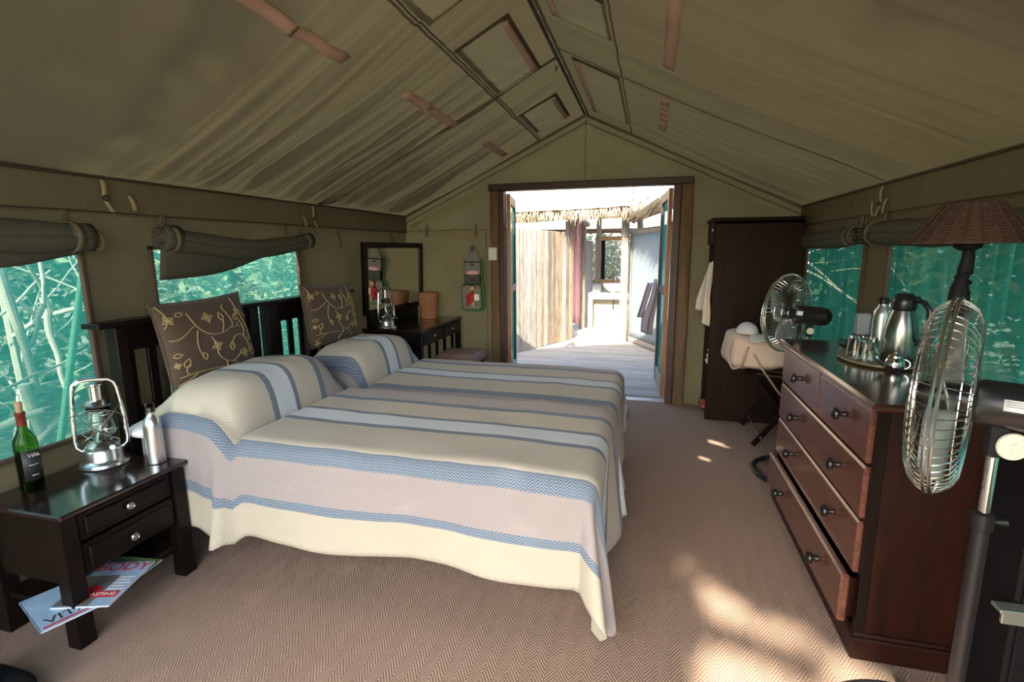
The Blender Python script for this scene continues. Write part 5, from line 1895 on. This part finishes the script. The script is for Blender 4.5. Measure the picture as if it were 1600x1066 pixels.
def branch(m, rnd, p, d, L, r, depth):
    pts = [Vector(p)]
    d = Vector(d).normalized()
    n = 7
    for k in range(n):
        d = (d + Vector((rnd.gauss(0, .13), rnd.gauss(0, .13), rnd.gauss(0, .10)))).normalized()
        q = pts[-1] + d * L / n
        if -2.75 < q.x < 1.55 and -1.2 < q.y < 9:
            d.x = abs(d.x) * (-1 if q.x < -.6 else 1)
            q = pts[-1] + d * L / n
        pts.append(q)
    m.tube(pts, [r * (1 - .6 * k / n) for k in range(n + 1)], 6)
    if depth:
        for _ in range(3):
            i = rnd.randint(2, n)
            e = (d + Vector((rnd.gauss(0, .7), rnd.gauss(0, .7), rnd.gauss(.25, .5)))).normalized()
            branch(m, rnd, pts[i], e, L * rnd.uniform(.4, .65), r * .5, depth - 1)


def shrub(name, label, base, crown, rad, n, size, mat, seed, trunks=3, bark='bark', grp=None, hole=None, r0=.05, tl=2.2):
    rnd = random.Random(seed)
    root = thing(name, label, 'tree' if 'tree' in name else 'shrub', base, 0, grp)
    for k in range(trunks):
        m = MB()
        branch(m, rnd, (base[0] + rnd.uniform(-.3, .3), base[1] + rnd.uniform(-.3, .3), base[2] - .05), (rnd.gauss(0, .45), rnd.gauss(0, .45), 1), tl, r0, 2)
        m.build('stem', bark, root)
    m = MB()
    leaves(m, rnd, crown, rad, n, size, hole)
    o = m.build('foliage', mat, root, smooth=False)
    o['kind'] = 'stuff'
    return root


G = 'bushes around the tent'
shrub('shrub', 'pale branching bush outside the wine bottle window', (-3.9, 1.9, -.3), (-4.6, 2.2, 1.2), (.8, 1.4, 1.5), 700, .06, 'leaf_pale', 11, 5, 'bark_pale', G, None, .03, 2.4)
shrub('shrub', 'leafy green bush outside the headboard window', (-4.4, 5.2, -.3), (-4.4, 5.3, 1.3), (1.2, 1.8, 1.5), 5200, .07, 'leaf_pale', 12, 4, 'bark', G)
shrub('shrub', 'dense green thicket farther off on the left', (-7.0, 3.0, -.3), (-7.2, 4.0, 1.5), (1.8, 6.5, 2.6), 11000, .12, 'leaf_green', 13, 5, 'bark', G)
shrub('shrub', 'dry straggly bush left of the tent near the camera', (-4.8, -.3, -.3), (-5.0, -.2, 1.2), (1.2, 1.6, 1.5), 2200, .07, 'leaf_dry', 14, 5, 'bark_pale', G)
shrub('shrub', 'green thicket outside the right-hand windows', (3.6, 3.2, -.3), (3.7, 3.0, 1.5), (1.4, 3.4, 2.0), 10000, .09, 'leaf_green', 15, 2, 'bark', G, None, .03)
shrub('shade_tree', 'dense unseen tree added above the right side of the tent to shade its windows', (4.2, 1.6, -.3), (3.1, 2.6, 3.3), (1.5, 4.2, 1.2), 9000, .11, 'leaf_green', 19, 2, 'bark', None, None, .1, 3.0)  # crown added out of view to keep the right windows dim
shrub('shrub', 'tall dark thicket beyond the wardrobe window', (3.4, 10.5, -.3), (3.5, 10.0, 1.6), (1.2, 3.6, 2.3), 7000, .11, 'leaf_green', 23, 2, 'bark', G, None, .03)
shrub('shrub', 'yellowing bush close outside the right wall', (3.0, 5.6, -.3), (3.0, 5.4, 1.0), (.7, 1.2, 1.3), 2200, .07, 'leaf_dry', 16, 2, 'bark', G, None, .025)
shrub('shrub', 'pale bush seen through the wash room window', (-1.6, 14.5, -.3), (-1.4, 14.5, .8), (2.2, 1.0, 1.1), 4000, .09, 'leaf_pale', 17, 4, 'bark_pale', G)
rndp = random.Random(5)
st1 = thing('dead_tree', 'bleached dead tree leaning outside the wine bottle window', 'tree', (-3.3, 1.5, -.3))
for (p, q, r) in (((-3.1, 1.80, 1.55), (-3.1, 1.90, .74), .028), ((-3.12, 1.86, .78), (-3.05, 1.98, -.3), .03), ((-3.15, 2.07, 1.75), (-3.1, 1.995, 1.16), .014),
                  ((-3.1, 1.995, 1.18), (-3.1, 1.87, .92), .013), ((-3.2, 1.66, .56), (-3.0, 1.85, .65), .026), ((-3.0, 1.70, .80), (-3.2, 2.24, .88), .008),
                  ((-3.3, 2.12, 1.2), (-3.2, 2.10, .60), .02), ((-3.2, 1.95, 1.6), (-3.4, 2.25, 1.05), .012), ((-2.95, 1.72, .45), (-3.2, 2.15, .62), .022),
                  ((-3.6, 1.75, 1.7), (-3.5, 2.35, .9), .018), ((-3.4, 1.70, .9), (-3.4, 2.25, 1.35), .010)):
    pole(p, q, r, r * .6, 'limb', 'bark_pale', st1, rndp.random() * 9)
gp = MB().tube([(-2.56, 1.375, -.3), (-2.56, 1.621, .605), (-2.56, 1.851, 1.45), (-2.56, 1.96, 1.9)], .015, 10)
tag(gp.build('tent_pole', 'green_pole'), 'slanting green tent pole outside the wine bottle window', 'pole')


# unseen tree added behind the camera to shade the entrance; crown gaps shape sun patches
def gap(q):
    t = (q.z - 0) / (-SUN_DIR.z)
    f = q + SUN_DIR * t            # where the shadow of this leaf falls on the floor plane
    return (.19 + .14 * (f.y - 1.6) < f.x < .90 and .2 < f.y < 2.19 - .72 * (f.x - .3) and not (abs(f.y - 1.83 + .45 * (f.x - .45)) < .035 and f.x < .62)) or (hypot((f.x - .55) / 1.6, f.y - 4.0) < .14) or (hypot((f.x - .43) / 1.6, f.y - 3.64) < .14)


shrub('shade_tree', 'broad leafy tree added out of view behind the tent entrance to shape the sun', (-7.0, -8.4, -.3), (-1.9, -8.0, 7.6), (3.0, 2.1, 2.1), 32000, .085, 'leaf_green', 21, 2, 'bark', None, gap, .16, 7.5)
